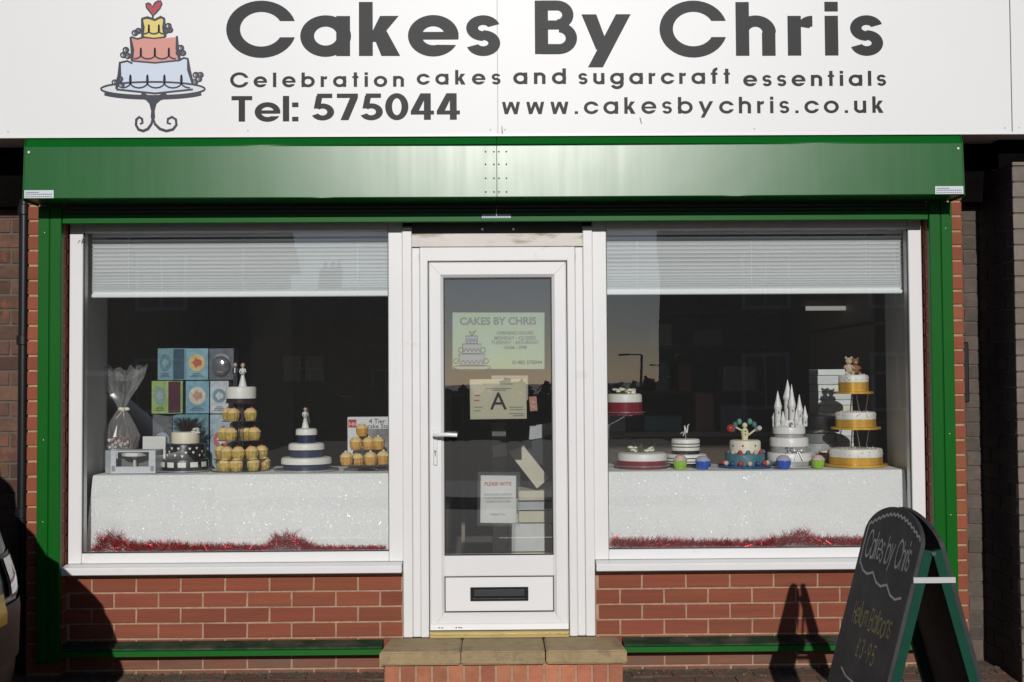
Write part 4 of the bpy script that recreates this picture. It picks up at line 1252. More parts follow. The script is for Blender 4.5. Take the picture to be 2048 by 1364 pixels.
cloth(-2.065, -0.52, 'sparkling white cloth under the cupcake tower and wedding cakes', 0.05, 0)
cloth(0.52, 2.085, 'sparkling white cloth under the castle cake and gold tiered cakes', 0, 0.03)
for s, lab in ((-1, 'white shelf board carrying the cupcake tower display'), (1, 'white shelf board carrying the castle cake display')):
    a, b = sorted((s * 0.53, s * 2.05))
    t_ = thing('display_shelf', lab, 'shelf', ((a + b) / 2, .4, 0))
    MB().box(a, b, 0.15, 0.64, TZ - 0.035, TZ - 0.008).build('shelf_board', WHITE_PVC, t_)
    for x in (a + .05, b - .05):
        for y in (0.24, 0.60): MB().box(x - .02, x + .02, y - .02, y + .02, 0, TZ - .036).build('leg', WHITE_PVC, t_)

TIN = mat('red_tinsel_foil', (0.42, 0.012, 0.02), 0.3, metal=0.65, objvar=0)
def tinsel(pts, label):
    """pts: (x, height, spread)"""
    b = MB()
    for (x0_, h0), (x1_, h1) in zip(pts[:-1], pts[1:]):
        n = int((x1_ - x0_) * 3000)
        for i in range(n):
            t = rnd.random(); h = h0 + (h1 - h0) * t
            x = x0_ + (x1_ - x0_) * t
            c = Vector((x, 0.085 + rnd.uniform(-.02, .015), 0.578 + h * rnd.uniform(0.05, .72)))
            d = Vector((rnd.uniform(-1, 1), rnd.uniform(-.6, .4), rnd.uniform(-.6, 1.2))).normalized()
            L_ = rnd.uniform(.5, 1) * (0.024 + h * .38)
            p = c + d * L_
            if p.z < .575: p.z = .575
            w = d.orthogonal().normalized() * 0.0011
            w.rotate(Matrix.Rotation(rnd.uniform(0, 3.1), 3, d))
            b.add([c - w, c + w, p + w * .5, p - w * .5], [(0, 1, 2, 3)])
    return b.build('tinsel', TIN, None, label=label, cat='tinsel')


def ax(px, y): return at(px, 900, y).x
def az(py, y, px=1000): return at(px, py, y).z
tinsel([(ax(185, .08), .01), (ax(205, .08), .09), (ax(225, .08), .12), (ax(255, .08), .07), (ax(275, .08), .045), (ax(330, .08), .05), (ax(380, .08), .035), (ax(455, .08), .03), (ax(530, .08), .02), (ax(550, .08), .09), (ax(580, .08), .10), (ax(610, .08), .05), (ax(640, .08), .01), (ax(770, .08), .008)], 'red tinsel garland along the sill below the cupcake tower')
tinsel([(ax(1222, .08), .07), (ax(1240, .08), .05), (ax(1330, .08), .045), (ax(1400, .08), .03), (ax(1510, .08), .03), (ax(1560, .08), .05), (ax(1600, .08), .10), (ax(1630, .08), .05), (ax(1720, .08), .045), (ax(1800, .08), .04)], 'red tinsel garland along the sill below the castle cake')

# ------------------------------------------------------------------ cakes
def tier(b, cx, cy, r_, z0, z1, e=0.008, n=36, lobes=0, amp=0):
    return b.lathe(cx, cy, [(r_, z0), (r_, z1 - e), (r_ - e * .3, z1 - e * .3), (r_ - e, z1)], n, lobes=lobes, amp=amp)


def disc(parent, name, cx, cy, r_, z0, z1, m, n=36, lobes=0, amp=0):
    return MB().lathe(cx, cy, [(r_, z0), (r_, z1)], n, lobes=lobes, amp=amp).build(name, m, parent)


def cake_part(parent, name, cx, cy, r_, z0, z1, m, e=0.008, lobes=0, amp=0):
    return tier(MB(), cx, cy, r_, z0, z1, e, lobes=lobes, amp=amp).build(name, m, parent)


def patch(b, cx, cy, r_, a0, a1, z0, z1, n=5):
    vs = []
    for i in range(n + 1):
        a = a0 + (a1 - a0) * i / n
        for z, rr in ((z0, r_), (z0 + .002, r_ + .003), (z1 - .002, r_ + .003), (z1, r_)):
            vs.append((cx + rr * math.cos(a), cy + rr * math.sin(a), z))
    b.add(vs, [(i * 4 + k, i * 4 + 4 + k, i * 4 + 5 + k, i * 4 + 1 + k) for i in range(n) for k in range(3)])


def spray(b, c, n, s, spread, up=0.6):
    for i in range(n):
        d = Vector((rnd.uniform(-1, 1), rnd.uniform(-1, 1), rnd.uniform(-.1, 1) * up)).normalized()
        p = Vector(c) + Vector((d.x * spread[0], d.y * spread[1], abs(d.z) * spread[2])) * rnd.uniform(.3, 1)
        b.ball(p, s * rnd.uniform(.7, 1.2), 7, sz=.7)


# cellophane gift bag on a small white box
gy = .46; gx = ax(243, gy)
tag(MB().cbox(gx - .09, gx + .07, gy - .06, gy + .06, TZ, az(896, gy) - .002, b=.003).build('carton', PAPER, None), 'plain white carton under the cellophane gift bag', 'box')
gb = thing('gift_bag', 'clear cellophane gift bag of sweets tied with a white bow', 'gift bag', (gx, gy, az(896, gy)))
b = MB(); vs = []; n = 40
zz = [az(q, gy) for q in (896, 890, 868, 845, 825, 814, 808, 795, 770, 750, 732)]
rr = [.055, .078, .085, .072, .038, .016, .018, .034, .07, .095, .115]
for k, (z, r_) in enumerate(zip(zz, rr)):
    for i in range(n):
        a = 2 * math.pi * i / n
        f = 1 + (.10 + .03 * k) * math.sin(a * 5 + k * .3) * (.4 if k < 5 else 1) + rnd.uniform(-.10, .10)
        vs.append((gx + r_ * f * math.cos(a), gy + r_ * f * math.sin(a) * .75, z + (rnd.uniform(-.022, .03) if k == len(zz) - 1 else rnd.uniform(-.004, .004)) - (0.02 if k > 8 and math.cos(a * 2) < -.3 else 0)))
b.add(vs, [(k * n + i, k * n + (i + 1) % n, (k + 1) * n + (i + 1) % n, (k + 1) * n + i) for k in range(len(zz) - 1) for i in range(n)], False)
b.build('cellophane_wrap', FILM, gb)
b = MB()
for i in range(36): b.ball((gx + rnd.uniform(-.05, .05), gy + rnd.uniform(-.035, .035), az(888, gy) + rnd.uniform(.0, .07)), rnd.uniform(.009, .014), 8)
b.build('sweets', mat('sweet_sugar', (0.4, 0.17, 0.13), 0.5, var=.6, vscale=40), gb, kind='stuff')
b = MB()
for i in range(30): b.ball((gx + rnd.uniform(-.06, .05), gy - .03 + rnd.uniform(-.02, .02), az(890, gy) + rnd.uniform(.0, .05)), rnd.uniform(.006, .011), 8)
b.build('sugared_almonds', ICING, gb, kind='stuff')
b = MB(); tz_ = az(813, gy)
b.lathe(gx, gy, [(.017, tz_ - .008), (.02, tz_), (.017, tz_ + .008)], 12)
for s in (-1, 1): b.ball((gx + .018 + s * .016, gy - .018, tz_), .014, 10, sy=.5, sz=.7); b.tube([(gx + .018, gy - .02, tz_), (gx + s * .02, gy - .03, tz_ - .05)], .002, 5)
b.build('bow', CREAM, gb)
# white card behind the boxed cake stand
tag(MB().cbox(ax(285, .52), ax(331, .52), .52, .545, TZ, az(868, .52), b=.002).build('leaflet_box', PAPER, None), 'white printed box standing behind the boxed cake stand', 'box')

# boxed cake stand
by = .20; xa, xb = ax(222, by), ax(311, by); zt = az(896, by)
bs = thing('cake_stand_box', 'silver white carton with a window showing a small white cake stand', 'box', ((xa + xb) / 2, by + .06, TZ))
CARD = mat('silver_white_card', (0.6, 0.63, 0.66), 0.4, var=.1, vscale=30)
x_ = xa - .045
b = MB().box(x_ + .001, xb, by + .14, by + .144, TZ, zt).box(xb - .003, xb, by + .003, by + .14, TZ, zt).box(xa, xb - .003, by + .003, by + .14, zt - .003, zt)
b.add([(xa, by, TZ), (xa, by, zt), (x_, by + .05, zt), (x_, by + .05, TZ)], [(0, 1, 2, 3)]).add([(x_, by + .05, TZ), (x_, by + .05, zt), (x_, by + .14, zt), (x_, by + .14, TZ)], [(0, 1, 2, 3)])
b.build('carton', CARD, bs)
b = MB().box(xa, xa + .026, by - .001, by + .003, TZ, zt).box(xb - .034, xb, by - .001, by + .003, TZ, zt).box(xa + .026, xb - .034, by - .001, by + .003, TZ, TZ + .035).box(xa + .026, xb - .034, by - .001, by + .003, zt - .008, zt)
b.build('front_panel', CARD, bs)
MB().box(xa + .004, xb - .004, by + .10, by + .102, TZ + .004, zt - .004).build('inner_tray', mat('grey_tray', (0.2, 0.22, 0.21), .7), bs)
cx = (xa + xb) / 2 - .01
MB().lathe(cx, by + .06, [(.028, TZ + .005), (.01, TZ + .02), (.008, zt - .045), (.02, zt - .038), (.066, zt - .03), (.068, zt - .018), (.062, zt - .012)], 28).build('cake_stand', ICING, bs)
b = MB()
for i in range(7):
    for x0_ in (xa + .005, xb - .025): b.box(x0_, x0_ + .017, by - .0022, by - .0012, TZ + .012 + i * .004, TZ + .0135 + i * .004)
b.build('print', DARK_PRINT, bs)
MB().add([(xa + .026, by + .001, TZ + .035), (xb - .034, by + .001, TZ + .035), (xb - .034, by + .001, zt - .008), (xa + .026, by + .001, zt - .008)], [(0, 1, 2, 3)]).build('film_window', ACRYLIC, bs)

# black and white cake
cy = .38; cx = ax(371, cy)
bk = thing('novelty_cake', 'black and white cake with white squares, hearts and a black feather top', 'cake', (cx, cy, TZ))
disc(bk, 'cake_board', cx, cy, .142, TZ, TZ + .006, SILVER)
z1, z2, z3 = az(912, cy), az(882, cy), az(859, cy)
cake_part(bk, 'lower_tier', cx, cy, .121, TZ + .007, z1, BLACK_ICING)
cake_part(bk, 'middle_tier', cx, cy, .103, z1 + .001, z2, BLACK_ICING)
cake_part(bk, 'top_tier', cx, cy, .073, z2 + .001, z3, CREAM)
for k in range(12):
    a = -math.pi / 2 + .1 + k * math.pi / 6
    b = MB(); patch(b, cx, cy, .1195, a - .17, a + .17, TZ + .022, z1 - .014); b.build('icing_square', ICING, bk)
b = MB()
for k in range(34):
    a = k * 2 * math.pi / 17 + (.18 if k % 2 else 0); z = z1 + .018 + (k % 3) * .019 + rnd.uniform(-.003, .003)
    p = Vector((cx + .1035 * math.cos(a), cy + .1035 * math.sin(a), z)); t_ = Vector((-math.sin(a), math.cos(a), 0)); q = .0075
    nn = Vector((math.cos(a), math.sin(a), 0)) * .0008
    b.add([p + nn + t_ * u * q + Vector((0, 0, v * q)) for u, v in ((0, -1), (.8, 0), (.9, .6), (.45, .95), (0, .5), (-.45, .95), (-.9, .6), (-.8, 0))], [tuple(range(8))])
b.build('icing_heart', ICING, bk, kind='stuff')
b = MB()
for i in range(420):
    a = rnd.uniform(0, 6.28); ro = rnd.uniform(.02, .085)
    p = Vector((cx + .01 + rnd.uniform(-.03, .03), cy + rnd.uniform(-.02, .02), z3 + .003)); q = p + Vector((ro * math.cos(a), ro * math.sin(a) * .6, rnd.uniform(.015, .075)))
    w = Vector((rnd.uniform(-1, 1), 0, rnd.uniform(-1, 1))).normalized() * .0016
    b.add([p - w, p + w, q + w, q - w], [(0, 1, 2, 3)])
b.build('feather', mat('black_feather', (0.02, 0.018, 0.018), .6), bk, kind='stuff')
b = MB(); spray(b, (cx + .06, cy - .03, z3 - .004), 14, .009, (.025, .02, .03)); b.build('white_sugar_flower', ICING, bk)

# novelty boxes stacked behind
def nbox(x0_, x1_, y0_, y1_, base, patchc, label, Y=.56, disc_=True, turn=0, depth=.12, side=None, dcol2=None):
    xa, xb = ax(x0_, Y), ax(x1_, Y); za, zb = az(y1_, Y, x0_), az(y0_, Y, x0_)
    o = thing('novelty_box', label, 'box', ((xa + xb) / 2, Y + depth / 2, za), 'novelty boxes stacked behind the cakes')
    w = xb - xa
    base = tuple(min(1, c * .8 + .12) for c in base)
    patchc = tuple(min(1, c * .85 + .1) for c in patchc)
    col = mat('box_print_' + str(len(bpy.data.materials)), base, .18, var=.3, vscale=28)
    if turn:
        k = turn  # x fraction where the corner comes forward
        xm = xa + w * k; yc = Y - .045
        MB().prism([(xa, Y, za), (xm, yc, za), (xb, Y, za), (xb, Y + .1, za), (xa, Y + .1, za)], (0, 0, zb - za)).build('carton', col, o)
        if side: 
            m2 = mat('box_side_' + str(len(bpy.data.materials)), side, .35, var=.2, vscale=25)
            MB().add([(xm + .002, yc - .001, za + .004), (xb - .002, Y - .001, za + .004), (xb - .002, Y - .001, zb - .004), (xm + .002, yc - .001, zb - .004)], [(0, 1, 2, 3)]).build('side_print', m2, o)
        X0, X1, Y0, Y1 = xa, xm, Y, yc
    else:
        MB().cbox(xa, xb, Y, Y + depth, za, zb, b=.002).build('carton', col, o)
        X0, X1, Y0, Y1 = xa, xb, Y, Y
    pm_ = mat('label_print_' + str(len(bpy.data.materials)), patchc, .3, var=.3, vscale=60)
    cxm, cym, czm = (X0 + X1) / 2, (Y0 + Y1) / 2, (za + zb) / 2 + .008
    dv = Vector((X1 - X0, Y1 - Y0, 0)); half = dv.length * .36; dv.normalize(); nn = Vector((dv.y, -dv.x, 0))
    if nn.y > 0: nn = -nn
    pts = [Vector((cxm, cym, czm)) + dv * half * math.cos(t) + Vector((0, 0, half * (1.25 if turn else 1.05) * math.sin(t))) for t in [2 * math.pi * i / 24 for i in range(24)]]
    MB().prism([p + nn * .0006 for p in pts], nn * .0015).build('label_disc', pm_, o)
    L_ = MB(); 
    for k in range(3):
        c = Vector((cxm, cym, za + (zb - za) * (.09 + .05 * k))); h_ = dv * half * (.9 - .2 * k)
        L_.add([c - h_ + nn * .001, c + h_ + nn * .001, c + h_ + nn * .001 + Vector((0, 0, .003)), c - h_ + nn * .001 + Vector((0, 0, .003))], [(0, 1, 2, 3)])
    L_.build('print', DARK_PRINT, o)
    if dcol2:
        m3 = mat('motif_print_' + str(len(bpy.data.materials)), dcol2, .4, var=.4, vscale=90)
        pts2 = [Vector((cxm, cym, czm)) + dv * half * .5 * (math.cos(t) + .25 * math.cos(3 * t)) + Vector((0, 0, half * .6 * (math.sin(t) + .2 * math.sin(4 * t)))) for t in [2 * math.pi * i / 24 for i in range(24)]]
        MB().prism([p + nn * .0024 for p in pts2], nn * .001).build('motif', m3, o)
    return o


r3t, r3b, r2b, r1b = 825, 903, 822, 755
nbox(305, 344, 829, 903 + 33, (0.02, .03, .05), (.22, .25, .3), 'dark clear fronted box at the foot of the stack beside the feathered cake')
nbox(345, 417, 829, 903 + 33, (0.05, .22, .28), (.14, .28, .34), 'teal box in the bottom row of the stack behind the feathered cake')
nbox(420, 465, 829, 903 + 33, (0.30, .42, .50), (.42, .03, .04), 'pale blue box with a red disc in the bottom row beside the cupcake tower', dcol2=(.6, .6, .6))
nbox(303, 365, 762, 827, (0.26, .42, .06), (.14, .32, .30), 'lime green box with a pink side in the middle row of the stack', turn=.60, side=(.10, .04, .06), dcol2=(.35, .42, .4))
nbox(371, 418, 762, 827, (0.11, .32, .45), (.55, .52, .40), 'sky blue box with a cream disc in the middle of the stack', dcol2=(.45, .25, .2))
nbox(420, 457, 762, 827, (0.5, .56, .6), (.05, .22, .3), 'white box with a blue dial in the middle row behind the bride and groom', dcol2=(.5, .5, .5))
nbox(315, 373, 697, 760, (0.11, .30, .38), (.06, .18, .24), 'turned blue box on the top row of the stack, nearest the gift bag', turn=.60, side=(.07, .12, .17), dcol2=(.25, .4, .4))
nbox(371, 416, 697, 760, (0.14, .36, .46), (.6, .42, .12), 'light blue box with a yellow and red picture on top of the stack', dcol2=(.45, .08, .05))
nb = nbox(418, 467, 697, 760, (0.03, .05, .09), (.2, .22, .25), 'dark blue box with a shiny silver bubble front on top of the stack')
xm = ax(441, .55)
MB().ball((xm, .553, az(728, .55)), .055, 22, sy=.5).build('plastic_bubble', mat('shiny_bubble', (.35, .36, .38), .12, metal=.7, bump=2, bscale=25), nb)
shb = thing('back_shelf', 'dark low shelf holding the stack of blue novelty boxes', 'shelf', (ax(385, .6), .62, 0))
MB().box(ax(298, .6), ax(470, .6), .64, .72, 0, TZ - .02).build('shelf_side', BLACK, shb)

# ---- cupcakes
CASE = mat('gold_cupcake_case', (0.9, .66, .2), .25, metal=.6, var=.12, vscale=60, bump=1, bscale=80)
BUTTER = mat('buttercream', (0.78, .58, .26), .5, var=.15, vscale=60, bump=1, bscale=90)
LIME = mat('lime_case', (.28, .52, .03), .45); BLUEC = mat('blue_case', (.03, .09, .48), .45)
PINKI = mat('pale_pink_icing', (.62, .5, .46), .5, var=.2, vscale=60); LILAC = mat('lilac_icing', (.42, .42, .6), .5)
REDD = mat('red_decoration', (.45, .03, .02), .35); BROWN_CASE = mat('golden_muffin', (.62, .33, .07), .5, var=.35, vscale=45, bump=1, bscale=80)
def cupcake_proto(case, icing, topm, r_=.030, h=.040, topn=1):
    o = thing('cupcake', 'x', 'cupcake', (0, 0, 0))
    n = 24; vs = []
    b = MB()
    for k, (q, z) in enumerate(((.74, 0), (.95, .5), (1.0, 1.0))):
        for i in range(n):
            a = 2 * math.pi * i / n; f = 1 + (.05 if i % 2 else -.02)
            vs.append((r_ * q * f * math.cos(a), r_ * q * f * math.sin(a), h * z))
    b.add(vs, [(k * n + i, k * n + (i + 1) % n, (k + 1) * n + (i + 1) % n, (k + 1) * n + i) for k in range(2) for i in range(n)] + [tuple(range(n))[::-1]])
    b.build('paper_case', case, o)
    MB().lathe(0, 0, [(r_ * .93, h * .9), (r_ * 1.06, h * 1.08), (r_ * 1.0, h * 1.25), (r_ * .78, h * 1.4), (r_ * .74, h * 1.48), (r_ * .5, h * 1.62), (.001, h * 1.68)], 18, lobes=6, amp=.05).build('icing', icing, o)
    if topm: MB().ball((0, -.006, h * 1.66), .008, 8).build('decoration', topm, o)
    return o


def put(proto, first, x, y, z, label, group, s=1.0):
    o = proto if first else copy_tree(proto)
    o.location = (x, y, z); o.rotation_euler = (0, 0, rnd.uniform(0, 6)); o.scale = (s, s, s)
    o['label'] = label; o['group'] = group
    return o


ty = .36; tcx = ax(482, ty)
tw = thing('cupcake_tower', 'clear four tier acrylic tower holding rows of gold cupcakes', 'cake stand', (tcx, ty, TZ))
plates = [(TZ + .001, .155), (az(914, ty), .143), (az(877, ty), .123), (az(839, ty), .10), (az(803, ty), .083)]
for (z, r_) in plates: disc(tw, 'acrylic_plate', tcx, ty, r_, z, z + .004, ACRYLIC)
MB().lathe(tcx, ty, [(.016, TZ + .005), (.016, az(804, ty))], 16).build('centre_post', ACRYLIC, tw)
gp = cupcake_proto(CASE, BUTTER, REDD, r_=.0325)
names = ['bottom', 'second', 'third', 'top']
lay = [[437, 453, 477, 508, 526], [437, 456, 480, 505, 523], [447, 464, 487, 508], [452, 468, 501]]
nth = ['first', 'second', 'third', 'fourth', 'fifth']
first = True
for k, row_ in enumerate(lay):
    z, r_ = plates[k]; rc = r_ - .034
    for i, px in enumerate(row_):
        x = ax(px, ty - rc * .5); dx = max(-rc, min(rc, x - tcx))
        y = ty - math.sqrt(max(0, rc * rc - dx * dx)) * (-.25 if i in (0, len(row_) - 1) and k < 2 else (.9 if (k, i) not in ((2, 2), (3, 0)) else -.3))
        put(gp, first, tcx + dx, y, z + .0042, 'gold cased cupcake on the %s tier of the clear tower, %s from the left' % (names[k], nth[i]), 'gold cupcakes on the clear tower', s=1.0)
        first = False
z = plates[4][0] + .0045
tc = thing('top_cake', 'small round white cake with a dark ribbon crowning the cupcake tower', 'cake', (tcx, ty, z))
disc(tc, 'ribbon', tcx, ty, .0775, z, z + .020, mat('plum_ribbon', (.035, .012, .02), .35))
cake_part(tc, 'icing', tcx, ty, .080, z + .021, az(770, ty), ICING)
# bride and groom
SKIN = mat('figurine_skin', (.6, .4, .3), .4); SUIT = mat('figurine_dark_suit', (.05, .055, .07), .4); GOWN = mat('figurine_white_gown', (.8, .8, .78), .35)
HAIRB = mat('figurine_brown_hair', (.10, .05, .03), .5); HAIRY = mat('figurine_fair_hair', (.5, .35, .15), .5)
def figure(name, x, y, z, h, outfit, hair, gown, label, veil=None):
    t_ = thing(name, label, 'figurine', (x, y, z))
    hr = h / 7.2 * .62
    if gown:
        b = MB().lathe(x, y, [(h * .19, z), (h * .17, z + h * .05), (h * .10, z + h * .35), (h * .055, z + h * .55), (h * .085, z + h * .68), (h * .09, z + h * .76), (h * .035, z + h * .81)], 20)
    else:
        b = MB()
        for s in (-1, 1): b.tube([(x + s * h * .045, y, z), (x + s * h * .045, y, z + h * .25), (x + s * h * .035, y, z + h * .47)], h * .042, 8, [.75, .9, 1.15])
        b.lathe(x, y, [(h * .075, z + h * .42), (h * .08, z + h * .55), (h * .10, z + h * .72), (h * .09, z + h * .79), (h * .03, z + h * .83)], 16)
    for s in (-1, 1): b.tube([(x + s * h * .095, y, z + h * .77), (x + s * h * .13, y - h * .02, z + h * .62), (x + s * h * .07, y - h * .09, z + h * .56)], h * .028, 8)
    b.build('body', outfit, t_)
    MB().lathe(x, y, [(h * .028, z + h * .80), (h * .026, z + h * .86)], 10).ball((x, y, z + h * .91), hr, 14, sy=.95, sz=1.15).ball((x, y - hr, z + h * .905), hr * .2, 6).build('head', SKIN, t_)
    MB().ball((x, y + hr * .25, z + h * .935), hr * 1.08, 14, sz=1.0).build('hair', hair, t_)
    if gown: MB().ball((x, y - h * .11, z + h * .57), h * .05, 10).build('bouquet', PINKI, t_)
    else: MB().box(x - h * .02, x + h * .02, y - h * .1, y - h * .088, z + h * .58, z + h * .78).build('shirt_front', GOWN, t_)
    if veil: MB().lathe(x + h * .05, y + h * .03, [(h * .16, z + h * .25), (h * .12, z + h * .5), (h * .10, z + h * .8), (h * .07, z + h * .97), (h * .01, z + h * 1.01)], 16, lobes=4, amp=.12).build('veil', ACRYLIC, t_)
    return t_


zc = az(770, ty)
figure('cake_topper', ax(472, ty), ty - .02, zc, az(722, ty) - zc, SUIT, HAIRB, False, 'tiny groom figurine in a dark suit on the tower cake')
figure('cake_topper', ax(487, ty), ty - .02, zc, az(724, ty) - zc, GOWN, HAIRY, True, 'tiny bride figurine in a white gown beside the groom')

# navy and white wedding cake
wy = .34; wx = ax(613, wy)
wc = thing('wedding_cake', 'three tier white cake with navy ribbon bands and a dancing couple on top', 'cake', (wx, wy, TZ))
disc(wc, 'cake_board', wx, wy, .170, TZ, TZ + .008, SILVER, 44)
b_z = TZ + .009
for i, (rw_, rt, pm1, pt) in enumerate(((.122, .132, 924, 911), (.086, .094, 896, 883), (.048, .056, 867, 854))):
    zm, zt_ = az(pm1, wy), az(pt, wy)
    disc(wc, 'navy_ribbon', wx, wy, rw_, b_z, zm, NAVY)
    cake_part(wc, 'icing_tier', wx, wy, rt, zm + .0005, zt_, ICING, e=.012)
    b_z = zt_ + .001
zc = b_z
couple = figure('cake_topper', wx - .006, wy, zc, az(812, wy) - zc, GOWN, HAIRB, True, 'ivory bride figurine with a long veil on the navy banded cake', veil=True)

# cupcake stand carton and muffins
cyb = .50; xa, xb = ax(695, cyb), ax(800, cyb); za, zb = TZ + .001, az(832, cyb)
cb_ = thing('cupcake_stand_carton', 'white printed cupcake stand carton with a red logo behind the muffins', 'box', ((xa + xb) / 2, cyb + .03, za))
MB().cbox(xa, xb, cyb, cyb + .06, za, zb, b=.002).build('carton', mat('white_carton', (.68, .69, .71), .35), cb_)
MB().box(xa + .005, ax(713, cyb), cyb - .0012, cyb - .0002, az(853, cyb), az(837, cyb)).build('logo_panel', REDD, cb_)
text_mesh('HK', .03, cb_, PAPER, (xa + .009, cyb - .002, az(850, cyb)), 'logo', xs=1.0)
MB().box(ax(735, cyb), xb - .004, cyb - .0012, cyb - .0002, az(915, cyb), az(856, cyb)).build('photo_print', mat('grey_photo_print', (.2, .2, .21), .4, var=.6, vscale=12), cb_)
text_mesh('4 Tier', .036, cb_, DARK_PRINT, (ax(738, cyb), cyb - .002, az(845, cyb)))
text_mesh('cake Stand', .034, cb_, DARK_PRINT, (ax(735, cyb), cyb - .002, az(855, cyb) + .001))
my = .34
msd = thing('muffin_stand', 'low clear stand under the golden muffins', 'cake stand', (ax(735, my), my, TZ))
disc(msd, 'acrylic_plate', ax(735, my), my, .135, TZ + .03, TZ + .034, ACRYLIC); disc(msd, 'acrylic_plate', ax(732, my), my + .01, .065, TZ + .105, TZ + .109, ACRYLIC)
MB().lathe(ax(733, my), my, [(.06, TZ), (.012, TZ + .012), (.012, TZ + .105)], 14).build('post', ACRYLIC, msd)
mp_ = cupcake_proto(BROWN_CASE, BUTTER, CREAM, r_=.033, h=.042)
first = True
for (px, py, yy, lab) in ((693, 928, .27, 'muffin at the wall end of the bottom row on the low stand'), (715, 930, .36, 'darker muffin second in the bottom row behind the first'), (741, 928, .25, 'muffin in the middle of the bottom row on the low stand'), (766, 926, .32, 'muffin at the door end of the bottom row'), (712, 898, .33, 'muffin on the upper plate in front of the carton logo'), (737, 898, .37, 'muffin on the upper plate below the carton lettering'), (757, 897, .34, 'muffin on the upper plate at the door end'), (724, 870, .345, 'single muffin at the very top of the pile')):
    put(mp_, first, ax(px, yy), yy, az(py, yy) , 'golden ' + lab, 'golden muffins on the low stand', s=.98 if px != 724 else .92); first = False

# ================================================================== RIGHT WINDOW
def flowers(parent, cx, cy, z, w):
    b = MB()
    for s in (-1, 1):
        for k in range(9):
            a = rnd.uniform(0, 6.28); rr_ = rnd.uniform(0, .028)
            p = Vector((cx + s * w + rr_ * 1.5 * math.cos(a), cy + rr_ * math.sin(a), z + rnd.uniform(.005, .03)))
            b.ball(p, rnd.uniform(.008, .014), 8, sx=1.3, sz=.6)
    b.build('white_sugar_flower', CREAM, parent)
    g_ = MB()
    for k in range(26):
        a = rnd.uniform(0, 6.28); p = Vector((cx + rnd.uniform(-w, w), cy + rnd.uniform(-.02, .02), z + .004)); q = p + Vector((.03 * math.cos(a), .02 * math.sin(a), rnd.uniform(.01, .05)))
        g_.tube([p, q], .0012, 4)
    g_.build('leaf_spray', mat('sugar_leaf', (.07, .13, .05), .6), parent, kind='stuff')


# swan stand with two burgundy cakes
sy_ = .34
ss = thing('swan_cake_stand', 'curved silver stand holding one burgundy banded cake above another', 'cake stand', (ax(1228, sy_), sy_, TZ))
xl = ax(1284, sy_); xu = ax(1250, sy_); zu = az(829, sy_)
MB().tube([(xl, sy_ + .1, TZ + .006), (ax(1228, sy_) - .02, sy_ + .08, TZ + .02), (ax(1222, sy_) - .01, sy_ + .06, TZ + .15), (ax(1224, sy_) - .01, sy_ + .04, zu - .06), (xu, sy_ + .02, zu - .014)], .006, 8).build('curved_arm', CHROME, ss)
disc(ss, 'support_plate', xu, sy_, .05, zu - .012, zu - .006, CHROME)
for (cx, z0, zt_, zr, rr_, lab) in ((xl, TZ + .001, az(907, sy_), az(922, sy_), .131, 'round white cake with a burgundy ribbon on the lower level of the curved stand'), (xu, zu - .005, az(789, sy_), az(806, sy_), .093, 'round white cake with a burgundy ribbon raised high on the curved stand')):
    c_ = thing('ribboned_cake', lab, 'cake', (cx, sy_, z0), 'burgundy ribbon cakes')
    disc(c_, 'board_edge', cx, sy_, rr_ + .008, z0, z0 + .012, BURGUNDY)
    disc(c_, 'cake_board', cx, sy_, rr_ + .017, z0 + .012, z0 + .015, SILVER, 40)
    disc(c_, 'ribbon', cx, sy_, rr_ + .001, z0 + .0155, zr, BURGUNDY, 40)
    cake_part(c_, 'icing', cx, sy_, rr_ - .001, zr + .0005, zt_, ICING, e=.012)
    flowers(c_, cx, sy_, zt_, rr_ * .33)
# monochrome striped cake
my_ = .46; mx_ = ax(1371, my_)
mc = thing('striped_cake', 'two tier white cake with thin black bands and a small letter on top', 'cake', (mx_, my_, TZ))
disc(mc, 'cake_board', mx_, my_, .135, TZ, TZ + .008, BLACK_ICING)
z0_, z1_, z2_, z3_ = TZ + .009, az(910, my_), az(903, my_), az(880, my_)
cake_part(mc, 'lower_tier', mx_, my_, .112, z0_ + .01, z1_, ICING)
disc(mc, 'tier_base', mx_, my_, .075, z1_ + .0005, z2_, BLACK_ICING)
cake_part(mc, 'upper_tier', mx_, my_, .077, z2_ + .0005, z3_, ICING)
for (rr_, z) in ((.0775, z2_ + .018), (.0775, z2_ + .034), (.1125, z1_ - .022), (.1125, z1_ - .040)):
    disc(mc, 'black_band', mx_, my_, rr_ + .0005, z, z + .005, BLACK_ICING, 40)
word('N', 0, 0.04, 0, .04, .2, 1, spl, None, ICING) if False else None
b = MB()
z = z3_
b.tube([(mx_ - .012, my_, z + .015), (mx_ - .002, my_, z + .035), (mx_ - .004, my_, z + .072)], .003, 6).tube([(mx_ - .004, my_, z + .072), (mx_ + .010, my_, z + .03)], .003, 6).tube([(mx_ + .010, my_, z + .03), (mx_ + .014, my_, z + .072), (mx_ + .022, my_, z + .078)], .003, 6).tube([(mx_ - .025, my_, z + .028), (mx_ - .012, my_, z + .038), (mx_ - .010, my_, z + .02)], .0025, 6)
b.tube([(mx_ + .002, my_, z), (mx_ + .002, my_, z + .04)], .0012, 5)
b.build('initial', ICING, mc)
